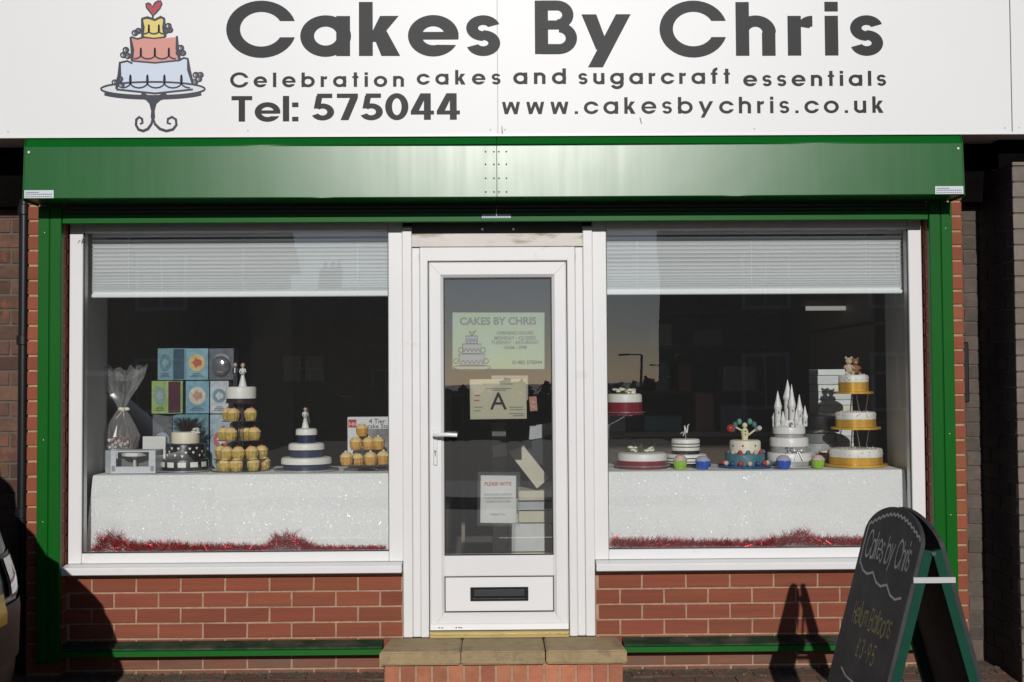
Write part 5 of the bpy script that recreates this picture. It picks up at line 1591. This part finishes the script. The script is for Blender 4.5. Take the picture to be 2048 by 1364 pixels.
# small cupcakes along the front
lp_ = cupcake_proto(LIME, PINKI, REDD, r_=.034, h=.045); bp_ = cupcake_proto(BLUEC, LILAC, None, r_=.036, h=.042)
put(lp_, True, ax(1360, .21), .21, TZ, 'lime green cased cupcake in front of the striped cake', 'small cupcakes along the cloth edge')
put(lp_, False, ax(1636, .23), .23, TZ, 'lime green cased cupcake between the castle cake and the gold cakes', 'small cupcakes along the cloth edge', .92)
put(bp_, True, ax(1405, .21), .21, TZ, 'blue cased cupcake beside the striped cake', 'small cupcakes along the cloth edge')
put(bp_, False, ax(1567, .21), .21, TZ, 'blue cased cupcake in front of the castle cake', 'small cupcakes along the cloth edge')
# balloon cake
ky = .36; kx = ax(1490, ky)
kc = thing('balloon_cake', 'teal and white two tier cake with red balls and a waving figure', 'cake', (kx, ky, TZ))
TEAL = mat('teal_icing', (.06, .17, .22), .55, var=.45, vscale=40, bump=1, bscale=60); BOARDB = mat('blue_board', (.02, .10, .28), .3, metal=.3)
disc(kc, 'cake_board', kx, ky, .142, TZ, TZ + .010, BOARDB)
z1_, z2_ = az(909, ky), az(883, ky)
cake_part(kc, 'lower_tier', kx, ky, .104, TZ + .011, z1_, TEAL)
cake_part(kc, 'upper_tier', kx, ky, .082, z1_ + .001, z2_, CREAM, e=.012)
for k in range(14):
    a = k * 2 * math.pi / 14 + .2
    MB().ball((kx + .094 * math.cos(a), ky + .094 * math.sin(a), z1_ + .006), .013, 10).build('sugar_ball', [REDD, TEAL, PINKI][k % 3], kc)
for k in range(9):
    a = -math.pi + k * math.pi / 8
    MB().ball((kx + .118 * math.cos(a), ky + .118 * math.sin(a), TZ + .023), .014, 10).build('sugar_ball', [REDD, PINKI, BOARDB][k % 3], kc)
for (a, m_) in ((-1.9, REDD), (-1.05, TEAL), (-2.6, TEAL)):
    MB().ball((kx + .081 * math.cos(a), ky + .081 * math.sin(a), (z1_ + z2_) / 2 + .006), .006, 8).build('dot', m_, kc)
tf = thing('cake_topper', 'pale yellow clown like figure juggling balloons on the teal cake', 'figurine', (kx, ky, z2_))
YL = mat('pale_yellow_paste', (.72, .68, .42), .5)
z = z2_
MB().lathe(kx, ky, [(.016, z), (.018, z + .02), (.021, z + .04), (.014, z + .058), (.006, z + .064)], 14).ball((kx, ky, z + .077), .015, 12).tube([(kx - .015, ky, z + .05), (kx - .04, ky - .005, z + .062), (kx - .06, ky - .005, z + .078)], .0045, 7).tube([(kx + .012, ky, z + .02), (kx + .04, ky - .005, z + .042), (kx + .066, ky - .005, z + .062)], .005, 7).build('body', YL, tf)
MB().ball((kx, ky - .019, z + .045), .005, 6).ball((kx, ky - .019, z + .03), .005, 6).build('button', TEAL, tf)
pts = [(kx + .065 * math.cos(t), ky, z + .045 + .058 * math.sin(t)) for t in [math.pi * i / 14 for i in range(15)]]
for i in (1, 3, 5, 9, 11, 13): MB().ball(pts[i], .014, 10, sz=1.2).build('balloon', TEAL if i != 5 and i != 9 else mat('green_paste', (.1, .35, .25), .5), tf)
MB().ball((kx - .078, ky - .01, z + .062), .021, 12).build('red_balloon', REDD, tf)
MB().ball((kx + .076, ky - .01, z + .062), .014, 12).build('pink_balloon', PINKI, tf)

# castle cake
qy = .38; qx = ax(1578, qy)
qc = thing('castle_cake', 'silver and white tiered cake topped with a pointed castle', 'cake', (qx, qy, TZ))
PEARL = mat('pearl_icing', (.8, .8, .79), .35, metal=0, bump=1, bscale=60); SRIB = mat('silver_ribbon', (.5, .5, .5), .3, metal=.35)
disc(qc, 'cake_board', qx, qy, .150, TZ, TZ + .008, SRIB)
zA, zB, zC, zD, zE, zF = TZ + .009, az(925, qy), az(908, qy), az(896, qy), az(878, qy), az(871, qy)
disc(qc, 'silver_ribbon', qx, qy, .117, zA, zB, SRIB)
cake_part(qc, 'lower_tier', qx, qy, .118, zB + .0005, zC, PEARL, e=.01)
disc(qc, 'silver_ribbon', qx, qy, .098, zC + .0005, zD, SRIB)
cake_part(qc, 'middle_tier', qx, qy, .102, zD + .0005, zE, PEARL, e=.01)
disc(qc, 'silver_ribbon', qx, qy, .079, zE + .0005, zF, SRIB)
zG = az(857, qy)
cake_part(qc, 'upper_tier', qx, qy, .086, zF + .0005, zG, PEARL, e=.008)
for k in range(20):
    a = k * 2 * math.pi / 20
    MB().box(-.006, .006, -.004, .004, zG + .0005, zG + .012, Matrix.Translation((qx + .078 * math.cos(a), qy + .078 * math.sin(a), 0)) @ Matrix.Rotation(a + math.pi / 2, 4, 'Z')).build('battlement', PEARL, qc)
cs = [(1557, -.03, .017, 818, 785), (1577, .01, .021, 800, 763), (1585, -.03, .016, 815, 772), (1600, -.01, .015, 825, 793), (1567, -.055, .012, 845, 826), (1594, -.055, .012, 843, 822), (1549, .0, .010, 840, 826), (1611, .02, .012, 838, 815)]
for (px, dy, r_, ps_, pt_) in cs:
    tx = ax(px, qy + dy); zs, zt_ = az(ps_, qy + dy), az(pt_, qy + dy)
    t_ = MB().lathe(tx, qy + dy, [(r_, zG), (r_, zs - .012), (r_ * 1.18, zs - .008), (r_ * 1.18, zs)], 16).build('tower', PEARL, qc)
    MB().lathe(tx, qy + dy, [(r_ * 1.3, zs + .0005), (r_ * .7, zs + (zt_ - zs) * .45), (.001, zt_)], 16).build('spire', PEARL, t_)
    MB().box(tx - .003, tx + .003, qy + dy - r_ - .001, qy + dy - r_ + .003, zs - .035, zs - .022).build('slit_window', GREY_PRINT, t_)
MB().box(qx - .055, qx + .055, qy - .05, qy - .04, zG + .001, zG + .035).build('castle_wall', PEARL, qc)
MB().lathe(qx, zG + .012, [(.012, qy - .055), (.012, qy - .0505)], 14, axis='y').build('gateway', GREY_PRINT, qc)
b = MB(); bz = az(903, qy)
for s in (-1, 1):
    b.ball((qx + .022 + s * .018, qy - .112, bz), .017, 10, sy=.4, sz=.6)
    b.tube([(qx + .022, qy - .112, bz), (qx + .022 + s * .022, qy - .122, bz - .05)], .005, 6)
b.ball((qx + .022, qy - .116, bz), .008, 8)
b.build('bow', SRIB, qc)
for i, dx in enumerate((-.035, -.012)):
    b = MB(); c0 = Vector((qx + dx, qy - .105, bz))
    if i == 0: b.tube([c0 + Vector((-.008, 0, .016)), c0 + Vector((.004, 0, .016)), c0 + Vector((.004, 0, -.012)), c0 + Vector((-.006, 0, -.018)), c0 + Vector((-.012, 0, -.010))], .003, 6)
    else: b.tube([c0 + Vector((.008, 0, .014)), c0 + Vector((-.006, 0, .014)), c0 + Vector((-.008, 0, .003)), c0 + Vector((.006, 0, -.004)), c0 + Vector((.004, 0, -.016)), c0 + Vector((-.009, 0, -.016))], .003, 6)
    b.build('silver_initial', CHROME, qc)
# stack of flat white boxes behind
sbx = .80
shs = thing('storage_unit', 'dark storage unit under the stack of flat white boxes', 'cabinet', (ax(1672, sbx), sbx + .1, 0))
MB().box(ax(1618, sbx), ax(1712, sbx), sbx - .01, sbx + .3, 0, az(908, sbx)).build('cabinet_body', BLACK, shs)
z = az(908, sbx) + .001; i = 0
CARDW = [mat('white_card_%s' % n_, c, .6, var=.08, vscale=20, bump=1.5, bscale=80, stretch=(.2, .2, 6)) for n_, c in (('a', (.8, .83, .82)), ('b', (.7, .74, .74)), ('c', (.8, .77, .62)))]
ztop = az(742, sbx)
hs_ = [.05, .035, .045, .04, .035, .05, .03, .045, .04, .05, .035, .04]
place_ = ['lowest of', 'second from the foot of', 'third from the foot of', 'fourth from the foot of', 'fifth from the foot of', 'sixth from the foot of', 'seventh from the foot of', 'eighth from the foot of', 'ninth from the foot of', 'second from the top of', 'topmost of']
tot = ztop - z; hs_ = hs_[:11]; k_ = tot / sum(hs_)
for h in hs_:
    h *= k_; dx = rnd.uniform(-.004, .004)
    xl_, xr_ = (ax(1638, sbx), ax(1706, sbx)) if i > 3 else (ax(1652, sbx), ax(1708, sbx))
    o = MB().cbox(xl_ + dx, xr_ + dx, sbx, sbx + .2, z, z + h - .0025, b=.002).build('cake_box', CARDW[2] if i == 5 else CARDW[i % 2], None)
    tag(o, 'flat white cake box, %s the tall stack behind the gold cakes' % place_[i], 'box', 'flat white boxes in the tall stack'); z += h; i += 1
# dark cake pans beside the stack
py_ = .62; pxc = ax(1637, py_)
pn = thing('cake_pan', 'dark round pan with a bright metal rim beside the castle cake', 'pan', (pxc, py_, az(868, py_)))
MB().lathe(pxc, py_, [(.105, az(866, py_)), (.112, az(850, py_)), (.112, az(836, py_)), (.09, az(832, py_)), (.02, az(829, py_))], 30).build('pan_body', BLACK_ICING, pn)
MB().lathe(pxc, py_, [(.113, az(868, py_)), (.117, az(866, py_)), (.113, az(864, py_))], 30).build('pan_rim', CHROME, pn)
tn = thing('cake_tin', 'grey lidded tin standing under the dark pan', 'tin', (pxc, py_, TZ))
MB().lathe(pxc, py_, [(.10, TZ), (.10, az(890, py_))], 30).build('tin_body', mat('patterned_grey_tin', (.4, .42, .43), .4, var=.5, vscale=60), tn)
MB().lathe(pxc, py_, [(.104, az(889, py_)), (.104, az(871, py_)), (.09, az(869, py_))], 30).build('tin_lid', mat('mid_grey_lid', (.16, .17, .17), .4), tn)
bw_ = thing('small_bowl', 'small dark burgundy bowl of white icing beside the gold cake', 'bowl', (ax(1654, .44), .44, TZ))
MB().lathe(ax(1654, .44), .44, [(.022, TZ), (.035, TZ + .02), (.046, TZ + .07)], 24).build('bowl_body', mat('burgundy_glaze', (.06, .02, .03), .25), bw_)
MB().lathe(ax(1654, .44), .44, [(.045, TZ + .066), (.04, TZ + .078), (.01, TZ + .082)], 24).build('bowl_filling', CREAM, bw_)

# gold tiered cakes on a clear stand
oy = .36
gs = thing('tiered_cake_stand', 'clear three level stand with slanting rods holding the gold banded cakes', 'cake stand', (ax(1710, oy), oy, TZ))
lv = [(1711, 918, 901, 918, .137, TZ + .001, 938), (1712, 0, 828, 843, .104, az(863, oy), 0), (1709, 0, 754, 769, .077, az(792, oy), 0)]
for i, (px, _a, pt_, pr_, r_, z0_, _b2) in enumerate(lv):
    cx = ax(px, oy)
    lab = ['lowest and widest', 'middle', 'highest and smallest'][i]
    c_ = thing('gold_banded_cake', '%s of the three white cakes with gold ribbon' % lab, 'cake', (cx, oy, z0_), 'gold ribbon cakes')
    disc(c_, 'gold_board', cx, oy, r_ + .024, z0_, z0_ + .012, GOLD_RIBBON, 48, 6, .04)
    disc(c_, 'gold_ribbon', cx, oy, r_, z0_ + .013, az(pr_, oy), GOLD_RIBBON, 48, 6, .04)
    cake_part(c_, 'icing', cx, oy, r_ - .0005, az(pr_, oy) + .0005, az(pt_, oy), ICING, e=.010, lobes=6, amp=.04)
    b = MB()
    for k in range(16):
        a = rnd.uniform(-math.pi, 0); rr_ = r_ * (1 + .04 * math.cos(6 * a))
        b.ball((cx + rr_ * math.cos(a), oy + rr_ * math.sin(a), az(pr_, oy) + rnd.uniform(.008, .03)), .0035, 6)
    for k in range(14): b.ball((cx + rnd.uniform(-.8, .8) * r_, oy + rnd.uniform(-.7, .3) * r_, az(pt_, oy)), .006, 6)
    b.build('sugar_blossom', PINKI, c_, kind='stuff')
for (za_, zb_) in ((az(901, oy), az(863, oy) - .001), (az(828, oy), az(792, oy) - .001)):
    for (a, b2) in ((1700, 1703), (1718, 1712), (1730, 1736)):
        MB().tube([(ax(a, oy), oy - .02, za_ + .001), (ax(b2, oy), oy - .02, zb_)], .0035, 8).build('rod', CHROME, gs)
BEAR = mat('brown_bear_paste', (.28, .12, .04), .7, var=.3, vscale=60)
BEAR2 = mat('pale_bear_paste', (.55, .45, .33), .7, var=.2, vscale=60)
zb_ = az(754, oy) + .003
for (px, m_, s_, lab) in ((1700, BEAR2, 1.0, 'cream teddy bear topper hugging a brown bear on the highest gold cake'), (1713, BEAR, .94, 'brown teddy bear topper beside the cream bear on the highest gold cake')):
    x = ax(px, oy); t_ = thing('teddy_topper', lab, 'figurine', (x, oy, zb_)); h = .093 * s_
    b = MB().ball((x, oy, zb_ + h * .32), h * .24, 14, sz=1.2).ball((x, oy, zb_ + h * .76), h * .20, 14)
    for s in (-1, 1):
        b.ball((x + s * h * .16, oy, zb_ + h * .95), h * .075, 8).tube([(x + s * h * .18, oy, zb_ + h * .48), (x + s * h * .27, oy - h * .1, zb_ + h * .36), (x + s * h * .2, oy - h * .22, zb_ + h * .36)], h * .07, 8).tube([(x + s * h * .12, oy - .02 * h, zb_ + h * .12), (x + s * h * .2, oy - h * .28, zb_ + h * .08)], h * .09, 8)
    b.build('body', m_, t_)
    MB().ball((x, oy - h * .19, zb_ + h * .71), h * .085, 10).build('muzzle', BEAR2 if m_ is BEAR else CREAM, t_)
    MB().ball((x, oy - h * .265, zb_ + h * .735), h * .03, 6).ball((x - h * .07, oy - h * .185, zb_ + h * .82), h * .024, 6).ball((x + h * .07, oy - h * .185, zb_ + h * .82), h * .024, 6).build('eyes_and_nose', BLACK_ICING, t_)

# ================================================================== IN AND BEHIND THE DOOR
def sheet(name, x0_, x1_, y0_, y1_, Y, m, label, cat, tilt=0):
    p = [at(x0_, y1_, Y), at(x1_, y1_, Y), at(x1_, y0_, Y), at(x0_, y0_, Y)]
    c = sum(p, Vector()) / 4
    rot = Matrix.Rotation(tilt, 3, 'Y')
    p = [c + rot @ (q - c) for q in p]
    t_ = thing(name, label, cat, c)
    MB().prism(p, (0, .0008, 0)).build('paper', m, t_)
    return t_, p


POSTER = mat('pale_green_poster', (.36, .48, .36), .45, dirt=(.38, .45, .20), dscale=3.2, dthr=(.45, .7))
po, p = sheet('shop_poster', 905, 1089, 625, 738, .034, POSTER, 'pale green poster of opening hours with a cake drawing on the door glass', 'poster')
PRT = mat('faded_grey_ink', (.15, .17, .18), .7)
def ptext(txt, px, py, size, m=PRT, parent=po, Y=.034, align='CENTER', bold=0.0, xs=1.0, name='lettering'):
    o_ = at(px, py, Y); return text_mesh(txt, size, parent, m, (o_.x, Y - .0008, o_.z), name, align, bold, xs)


ptext('CAKES BY CHRIS', 996, 649, .052, bold=.0018, xs=1.0)
for t_, y_ in (('OPENING HOURS', 669), ('MONDAY - CLOSED', 679), ('TUESDAY - SATURDAY', 688), ('10AM - 5PM', 698)): ptext(t_, 1030, y_, .0235, bold=.0008)
ptext('01482 575044', 1084, 728, .026, m=DARK_PRINT, align='RIGHT', bold=.0006)
pk = MB()
Pp = lambda x, z, d: (x, .0328 - d, z)
def LQ(pts): return [(at(a, b, .034).x, at(a, b, .034).z) for a, b in pts]
for q in ([(918, 708), (920, 732), (968, 732), (970, 708), (918, 708)], [(925, 688), (925, 707), (962, 707), (962, 688), (925, 688)], [(932, 672), (932, 687), (955, 687), (955, 672), (932, 672)], ell(944, 735, 38, 5, 24), [(944, 672), (938, 662), (944, 666), (952, 660), (944, 672)]):
    ribbon(pk, LQ(q), .0045, Pp, rnd.random() * .0003)
for (xa_, xb_, y_, n_) in ((922, 966, 728, 5), (928, 960, 704, 4), (934, 954, 685, 3)):
    pts = [(xa_ + (xb_ - xa_) * i / (n_ * 8), y_ - 7 * abs(math.sin(math.pi * i / 8))) for i in range(n_ * 8 + 1)]
    ribbon(pk, LQ(pts), .004, Pp, rnd.random() * .0003)
for x_ in (912, 972, 922, 966): ribbon(pk, LQ(ell(x_, 722 if x_ in (912, 972) else 700, 5, 5, 10)), .004, Pp, .0002, True)
pk.build('cake_drawing', NAVY_INK, po)
pf = MB(); pf.add([Pp(x, z, -.0003) for x, z in LQ([(918, 708), (920, 732), (968, 732), (970, 708)])], [(0, 1, 2, 3)]).add([Pp(x, z, -.0003) for x, z in LQ([(925, 688), (925, 707), (962, 707), (962, 688)])], [(0, 1, 2, 3)]).add([Pp(x, z, -.0003) for x, z in LQ([(932, 672), (932, 687), (955, 687), (955, 672)])], [(0, 1, 2, 3)])
pf.build('cake_fill', mat('logo_grey_ink', (.34, .38, .42), .6), po)
BEIGE = mat('cream_certificate', (.56, .53, .40), .6, var=.05)
ce, p = sheet('certificate', 940, 1053, 758, 838, .032, BEIGE, 'cream certificate with a large black letter A taped to the door glass', 'certificate', R(-0.8))
ptext('A', 997, 819, .125, m=DARK_PRINT, parent=ce, Y=.032, bold=.0005)
ptext('CERTIFICATE OF AWARD', 995, 770, .014, parent=ce, Y=.032)
b = MB()
for (x0_, x1_, y_) in ((970, 1022, 778), (980, 1012, 781), (1018, 1046, 815), (1020, 1046, 820), (1018, 1048, 828), (948, 965, 815), (948, 962, 822), (1026, 1048, 832)):
    q0, q1 = at(x0_, y_, .032), at(x1_, y_, .032); b.box(q0.x, q1.x, .0305, .0312, q0.z, q0.z + .003)
b.build('print_line', PRT, ce)
b = MB()
for (x_, y_) in ((950, 792), (948, 802)): q0 = at(x_, y_, .032); b.box(q0.x, q0.x + .025, .0305, .0312, q0.z, q0.z + .005)
b.build('red_print', RED_PRINT, ce)
no, p = sheet('notice', 961, 1032, 951, 1046, .033, PAPER, 'white paper notice in a clear sleeve low on the door glass', 'notice', R(0.6))
ptext('PLEASE NOTE', 996, 971, .026, m=RED_PRINT, parent=no, Y=.033, bold=.0005, xs=.85)
for t_, y_ in (('WE REQUIRE A DEPOSIT', 991), ('WHEN ORDERING ANY', 998), ('CELEBRATION CAKES', 1005), ('THANK YOU', 1031)): ptext(t_, 996, y_, .0145, parent=no, Y=.033, xs=.9)
sl_, p = sheet('plastic_sleeve', 955, 1040, 944, 1052, .0345, ACRYLIC, 'clear plastic sleeve taped round the paper notice', 'sleeve', R(0.6))
tg, p = sheet('price_tag', 1059, 1074, 793, 822, .20, mat('orange_pink_card', (.62, .27, .2), .5, var=.3, vscale=90), 'small orange pink printed card beside the certificate', 'tag', R(-5))
for y_ in (803, 812): ptext('50p', 1066, y_ + 3, .016, m=PAPER, parent=tg, Y=.1995)
back_, p = sheet('taped_paper', 983, 1056, 751, 800, .05, mat('beige_paper', (.42, .40, .33), .6), 'beige paper half hidden behind the certificate', 'paper')

# white boxes and cartons just inside the door
IV = [mat('ivory_carton', (.80, .74, .58), .6, var=.1, vscale=12), mat('white_carton_b', (.82, .82, .80), .6, var=.1, vscale=12), mat('grey_white_carton', (.62, .64, .66), .6, var=.1, vscale=12)]
iy = .70
bx = [(1058, 1108, 884, 900, 0, 'thin ivory carton top high behind the navy folder'), (984, 1110, 1106, 1200, 0, 'large carton at the foot of the pile inside the door'), (1015, 1095, 1048, 1104, 1, 'white carton on the large carton inside the door'), (985, 1013, 1050, 1104, 0, 'narrow upright ivory carton behind the notice'), (1036, 1112, 1023, 1046, 0, 'shallow ivory carton across the pile inside the door'), (1034, 1112, 1004, 1021, 2, 'greyish shallow carton below the tilted one'), (1036, 1112, 982, 1002, 0, 'ivory carton directly under the tilted carton')]
for k, (x0_, x1_, y0_, y1_, mi, lab) in enumerate(bx[1:]):
    za_, zb2 = (0.0 if y1_ == 1200 else az(y1_, iy) + .001), az(y0_, iy)
    tag(MB().cbox(ax(x0_, iy), ax(x1_, iy), iy, iy + .25, za_, zb2, b=.002).build('carton', IV[mi], None), lab, 'box', 'cartons piled inside the door')
q = [at(a, b, iy - .02) for a, b in ((1018, 905), (1048, 893), (1098, 956), (1074, 977))]
tag(MB().prism(q, (0, .16, 0)).build('carton', IV[0], None), 'long ivory carton leaning at a steep tilt on the pile', 'box', 'cartons piled inside the door')
q = [at(a, b, iy + .1) for a, b in ((1030, 895), (1110, 868), (1112, 935), (1098, 940))]
tag(MB().prism(q, (0, .1, 0)).build('binder', mat('navy_binder', (.015, .018, .035), .4), None), 'dark navy folder lying behind the tilted carton', 'folder')
tag(MB().box(ax(984, .95), ax(1012, .95), .95, 1.0, 0, az(846, .95)).build('timber_post', mat('grey_post_paint', (.22, .22, .2), .7), None), 'grey upright board standing behind the certificate', 'board')

# things deeper in the shop
def shelves(x0_, x1_, y0_, y1_, zs, label):
    t_ = thing('shelf_unit', label, 'shelf unit', ((x0_ + x1_) / 2, (y0_ + y1_) / 2, 0))
    SW = mat('dark_shelf_wood', (.3, .25, .2), .6)
    for z in zs: MB().box(x0_, x1_, y0_, y1_, z, z + .02).build('shelf', SW, t_)
    for x in (x0_, x1_ - .03): MB().box(x, x + .03, y0_, y1_ + .001, 0, zs[-1] + .3).build('upright', SW, t_)
    return t_


shelves(-1.9, -0.3, 4.6, 5.0, [.5, .9, 1.3, 1.7], 'dark shelf unit deep in the shop behind the wedding cake')
shelves(.7, 2.5, 4.6, 5.0, [.5, .9, 1.3, 1.7, 2.0], 'dark shelf unit deep in the shop behind the castle cake')
shelves(2.25, 2.62, 1.2, 2.6, [.5, .85, 1.15, 1.45, 1.75], 'dark shelf unit along the side wall near the gold cakes')
k = 0
jm = [mat('jar_print_%d' % i, c, .4) for i, c in enumerate(((.8, .8, .78), (.25, .5, .5), (.6, .32, .25), (.4, .4, .6)))]
wds = ['grey', 'teal', 'brown', 'blue grey']
for (x, z, w, h) in ((-1.72, .92, .16, .2), (-1.45, 1.32, .22, .3), (-1.15, 1.32, .22, .3), (-.85, 1.32, .2, .18), (-.6, 1.32, .16, .26), (-1.3, .92, .3, .16), (-.8, .92, .14, .22), (.95, 1.32, .3, .2), (1.35, 1.72, .2, .2), (1.4, 1.32, .12, .25), (1.6, 1.32, .12, .25), (1.1, .92, .2, .2), (2.0, 1.32, .3, .22), (1.75, 1.72, .25, .15)):
    o = MB().cbox(x, x + w, 4.62, 4.85, z + .001, z + h, b=.005).build('stock_box', jm[k % 4], None)
    tag(o, '%s stock box on the far shelves, %s' % (wds[k % 4], ['above the floor cabinet', 'beside a twin box', 'next to the twin box', 'low and wide', 'tall and narrow', 'wide on the lower shelf', 'narrow on the lower shelf', 'wide behind the striped cake', 'on the upper shelf', 'upright in a pair', 'second of an upright pair', 'on the lower shelf of the castle side', 'near the side wall', 'flat on the upper shelf'][k]), 'box', 'stock on the far shelves'); k += 1
TUBE = mat('tube_glass', (.75, .75, .72), .4)
TUBE.node_tree.nodes['Principled BSDF'].inputs['Emission Color'].default_value = (1, .97, .9, 1)
TUBE.node_tree.nodes['Principled BSDF'].inputs['Emission Strength'].default_value = 0.5
tl = thing('tube_light', 'thin white fluorescent tube light hanging under the shop ceiling', 'ceiling light', (2.1, 1.7, 2.2))
q0, q1 = at(1612, 617, 1.7), at(1694, 617, 1.7)
MB().tube([(q0.x, 1.7, q0.z), (q1.x, 1.7, q0.z)], .014, 10).build('tube', TUBE, tl)
MB().box(q0.x - .02, q1.x + .02, 1.67, 1.73, q0.z + .016, q0.z + .05).build('batten', ROOM, tl)
MB().tube([(q0.x + .1, 1.7, q0.z + .05), (q0.x + .1, 1.7, 2.6)], .004, 6).tube([(q1.x - .1, 1.7, q0.z + .05), (q1.x - .1, 1.7, 2.6)], .004, 6).build('hanger', ROOM, tl)
# sign fixings and a torn corner of tape
for x in (-3.0, -2.35, -1.2, -0.03, 0.04, 1.25, 2.47, 2.54):
    for z in (2.64,):
        MB().ball((x, -0.2625, z), 0.0042, 8, sy=.5).build('sign_screw', SILVER, sg)
st1 = MB(); p = [at(a, b, -.2632) for a, b in ((1003, 252), (1004.5, 252), (1006, 268), (1003.5, 268))]; st1.add(p, [(0, 1, 2, 3)])
p = [at(a, b, -.2632) for a, b in ((1279, 236), (1281, 235), (1284, 247), (1282, 247))]; st1.add(p, [(0, 1, 2, 3)])
st1.build('stain', mat('grime_streak', (.3, .26, .24), .8), sg, kind='stuff')
# inked scribble on the top of the window post nearest the drainpipe
sb_ = MB()
ribbon(sb_, [(at(a, b, -.001).x, at(a, b, -.001).z) for a, b in ((156, 486), (160, 480), (163, 484), (166, 477), (163, 488), (170, 476))], .0035, lambda x, z, d: (x, -0.0012, z), 0)
sb_.build('pen_mark', DARK_PRINT, next(o for o in bpy.data.objects if o.name == 'frame_post'))

# pale wall cupboard and counter seen dimly past the gold cakes
ctr = thing('shop_counter', 'long pale counter standing dimly across the shop behind the castle cake', 'counter', (1.2, 3.4, 0))
MB().cbox(.55, 2.3, 3.3, 3.8, .0, .98, b=.005).build('counter_body', mat('counter_front', (.25, .2, .15), .5), ctr)
MB().cbox(.5, 2.35, 3.25, 3.85, .981, 1.02, b=.005).build('counter_top', mat('counter_laminate', (.6, .56, .5), .4), ctr)
for i, (x, y, w, h) in enumerate(((.8, 3.4, .2, .28), (1.15, 3.45, .3, .12), (1.55, 3.4, .14, .3), (1.75, 3.42, .22, .2))):
    tag(MB().cbox(x, x + w, y, y + .2, 1.021, 1.02 + h, b=.004).build('counter_box', jm[i], None), ['white', 'teal', 'brown', 'lilac grey'][i] + ' box standing on the shop counter behind the striped cake', 'box')
hook = thing('wall_poster', 'two pale paper notices pinned side by side on the shop wall behind the wedding cake', 'notice', (-1.2, 4.0, 1.7))
for (a, b_) in ((566, 602), (610, 646)):
    q0, q1 = at(a, 762, 4.2), at(b_, 712, 4.2)
    MB().box(q0.x, q1.x, 4.198, 4.2, q0.z, q1.z).build('paper', PAPER, hook)
pb = thing('partition_board', 'grey partition wall holding the two pale notices', 'partition', (-1.3, 4.25, 0))
MB().box(-2.1, -.4, 4.205, 4.25, 0, 2.3).build('partition_panel', ROOM, pb)

for (q4, Y_, mi, lab) in ((((1010, 1001), (1036, 996), (1036, 1046), (1012, 1046)), .78, 0, 'ivory carton end peeping out between the notice and the pile'),
                         (((984, 892), (1012, 888), (1014, 912), (986, 915)), .90, 0, 'small ivory carton in front of the grey upright board'),
                         (((1060, 852), (1104, 846), (1104, 872), (1058, 880)), .86, 2, 'greyish flat carton high behind the navy folder'),
                         (((1088, 1050), (1104, 1050), (1104, 1104), (1090, 1104)), .69, 0, 'narrow ivory carton end at the hinge side of the pile')):
    q = [at(a, b, Y_) for a, b in q4]
    tag(MB().prism(q, (0, .05, 0)).build('carton', IV[mi], None), lab, 'box', 'cartons piled inside the door')
tag(MB().box(ax(1056, .95), ax(1108, .95), .93, .96, 0, az(880, .95)).build('side_board', mat('brown_side_board', (.12, .09, .06), .7), None), 'brown board standing behind the pile of cartons in the doorway', 'board')
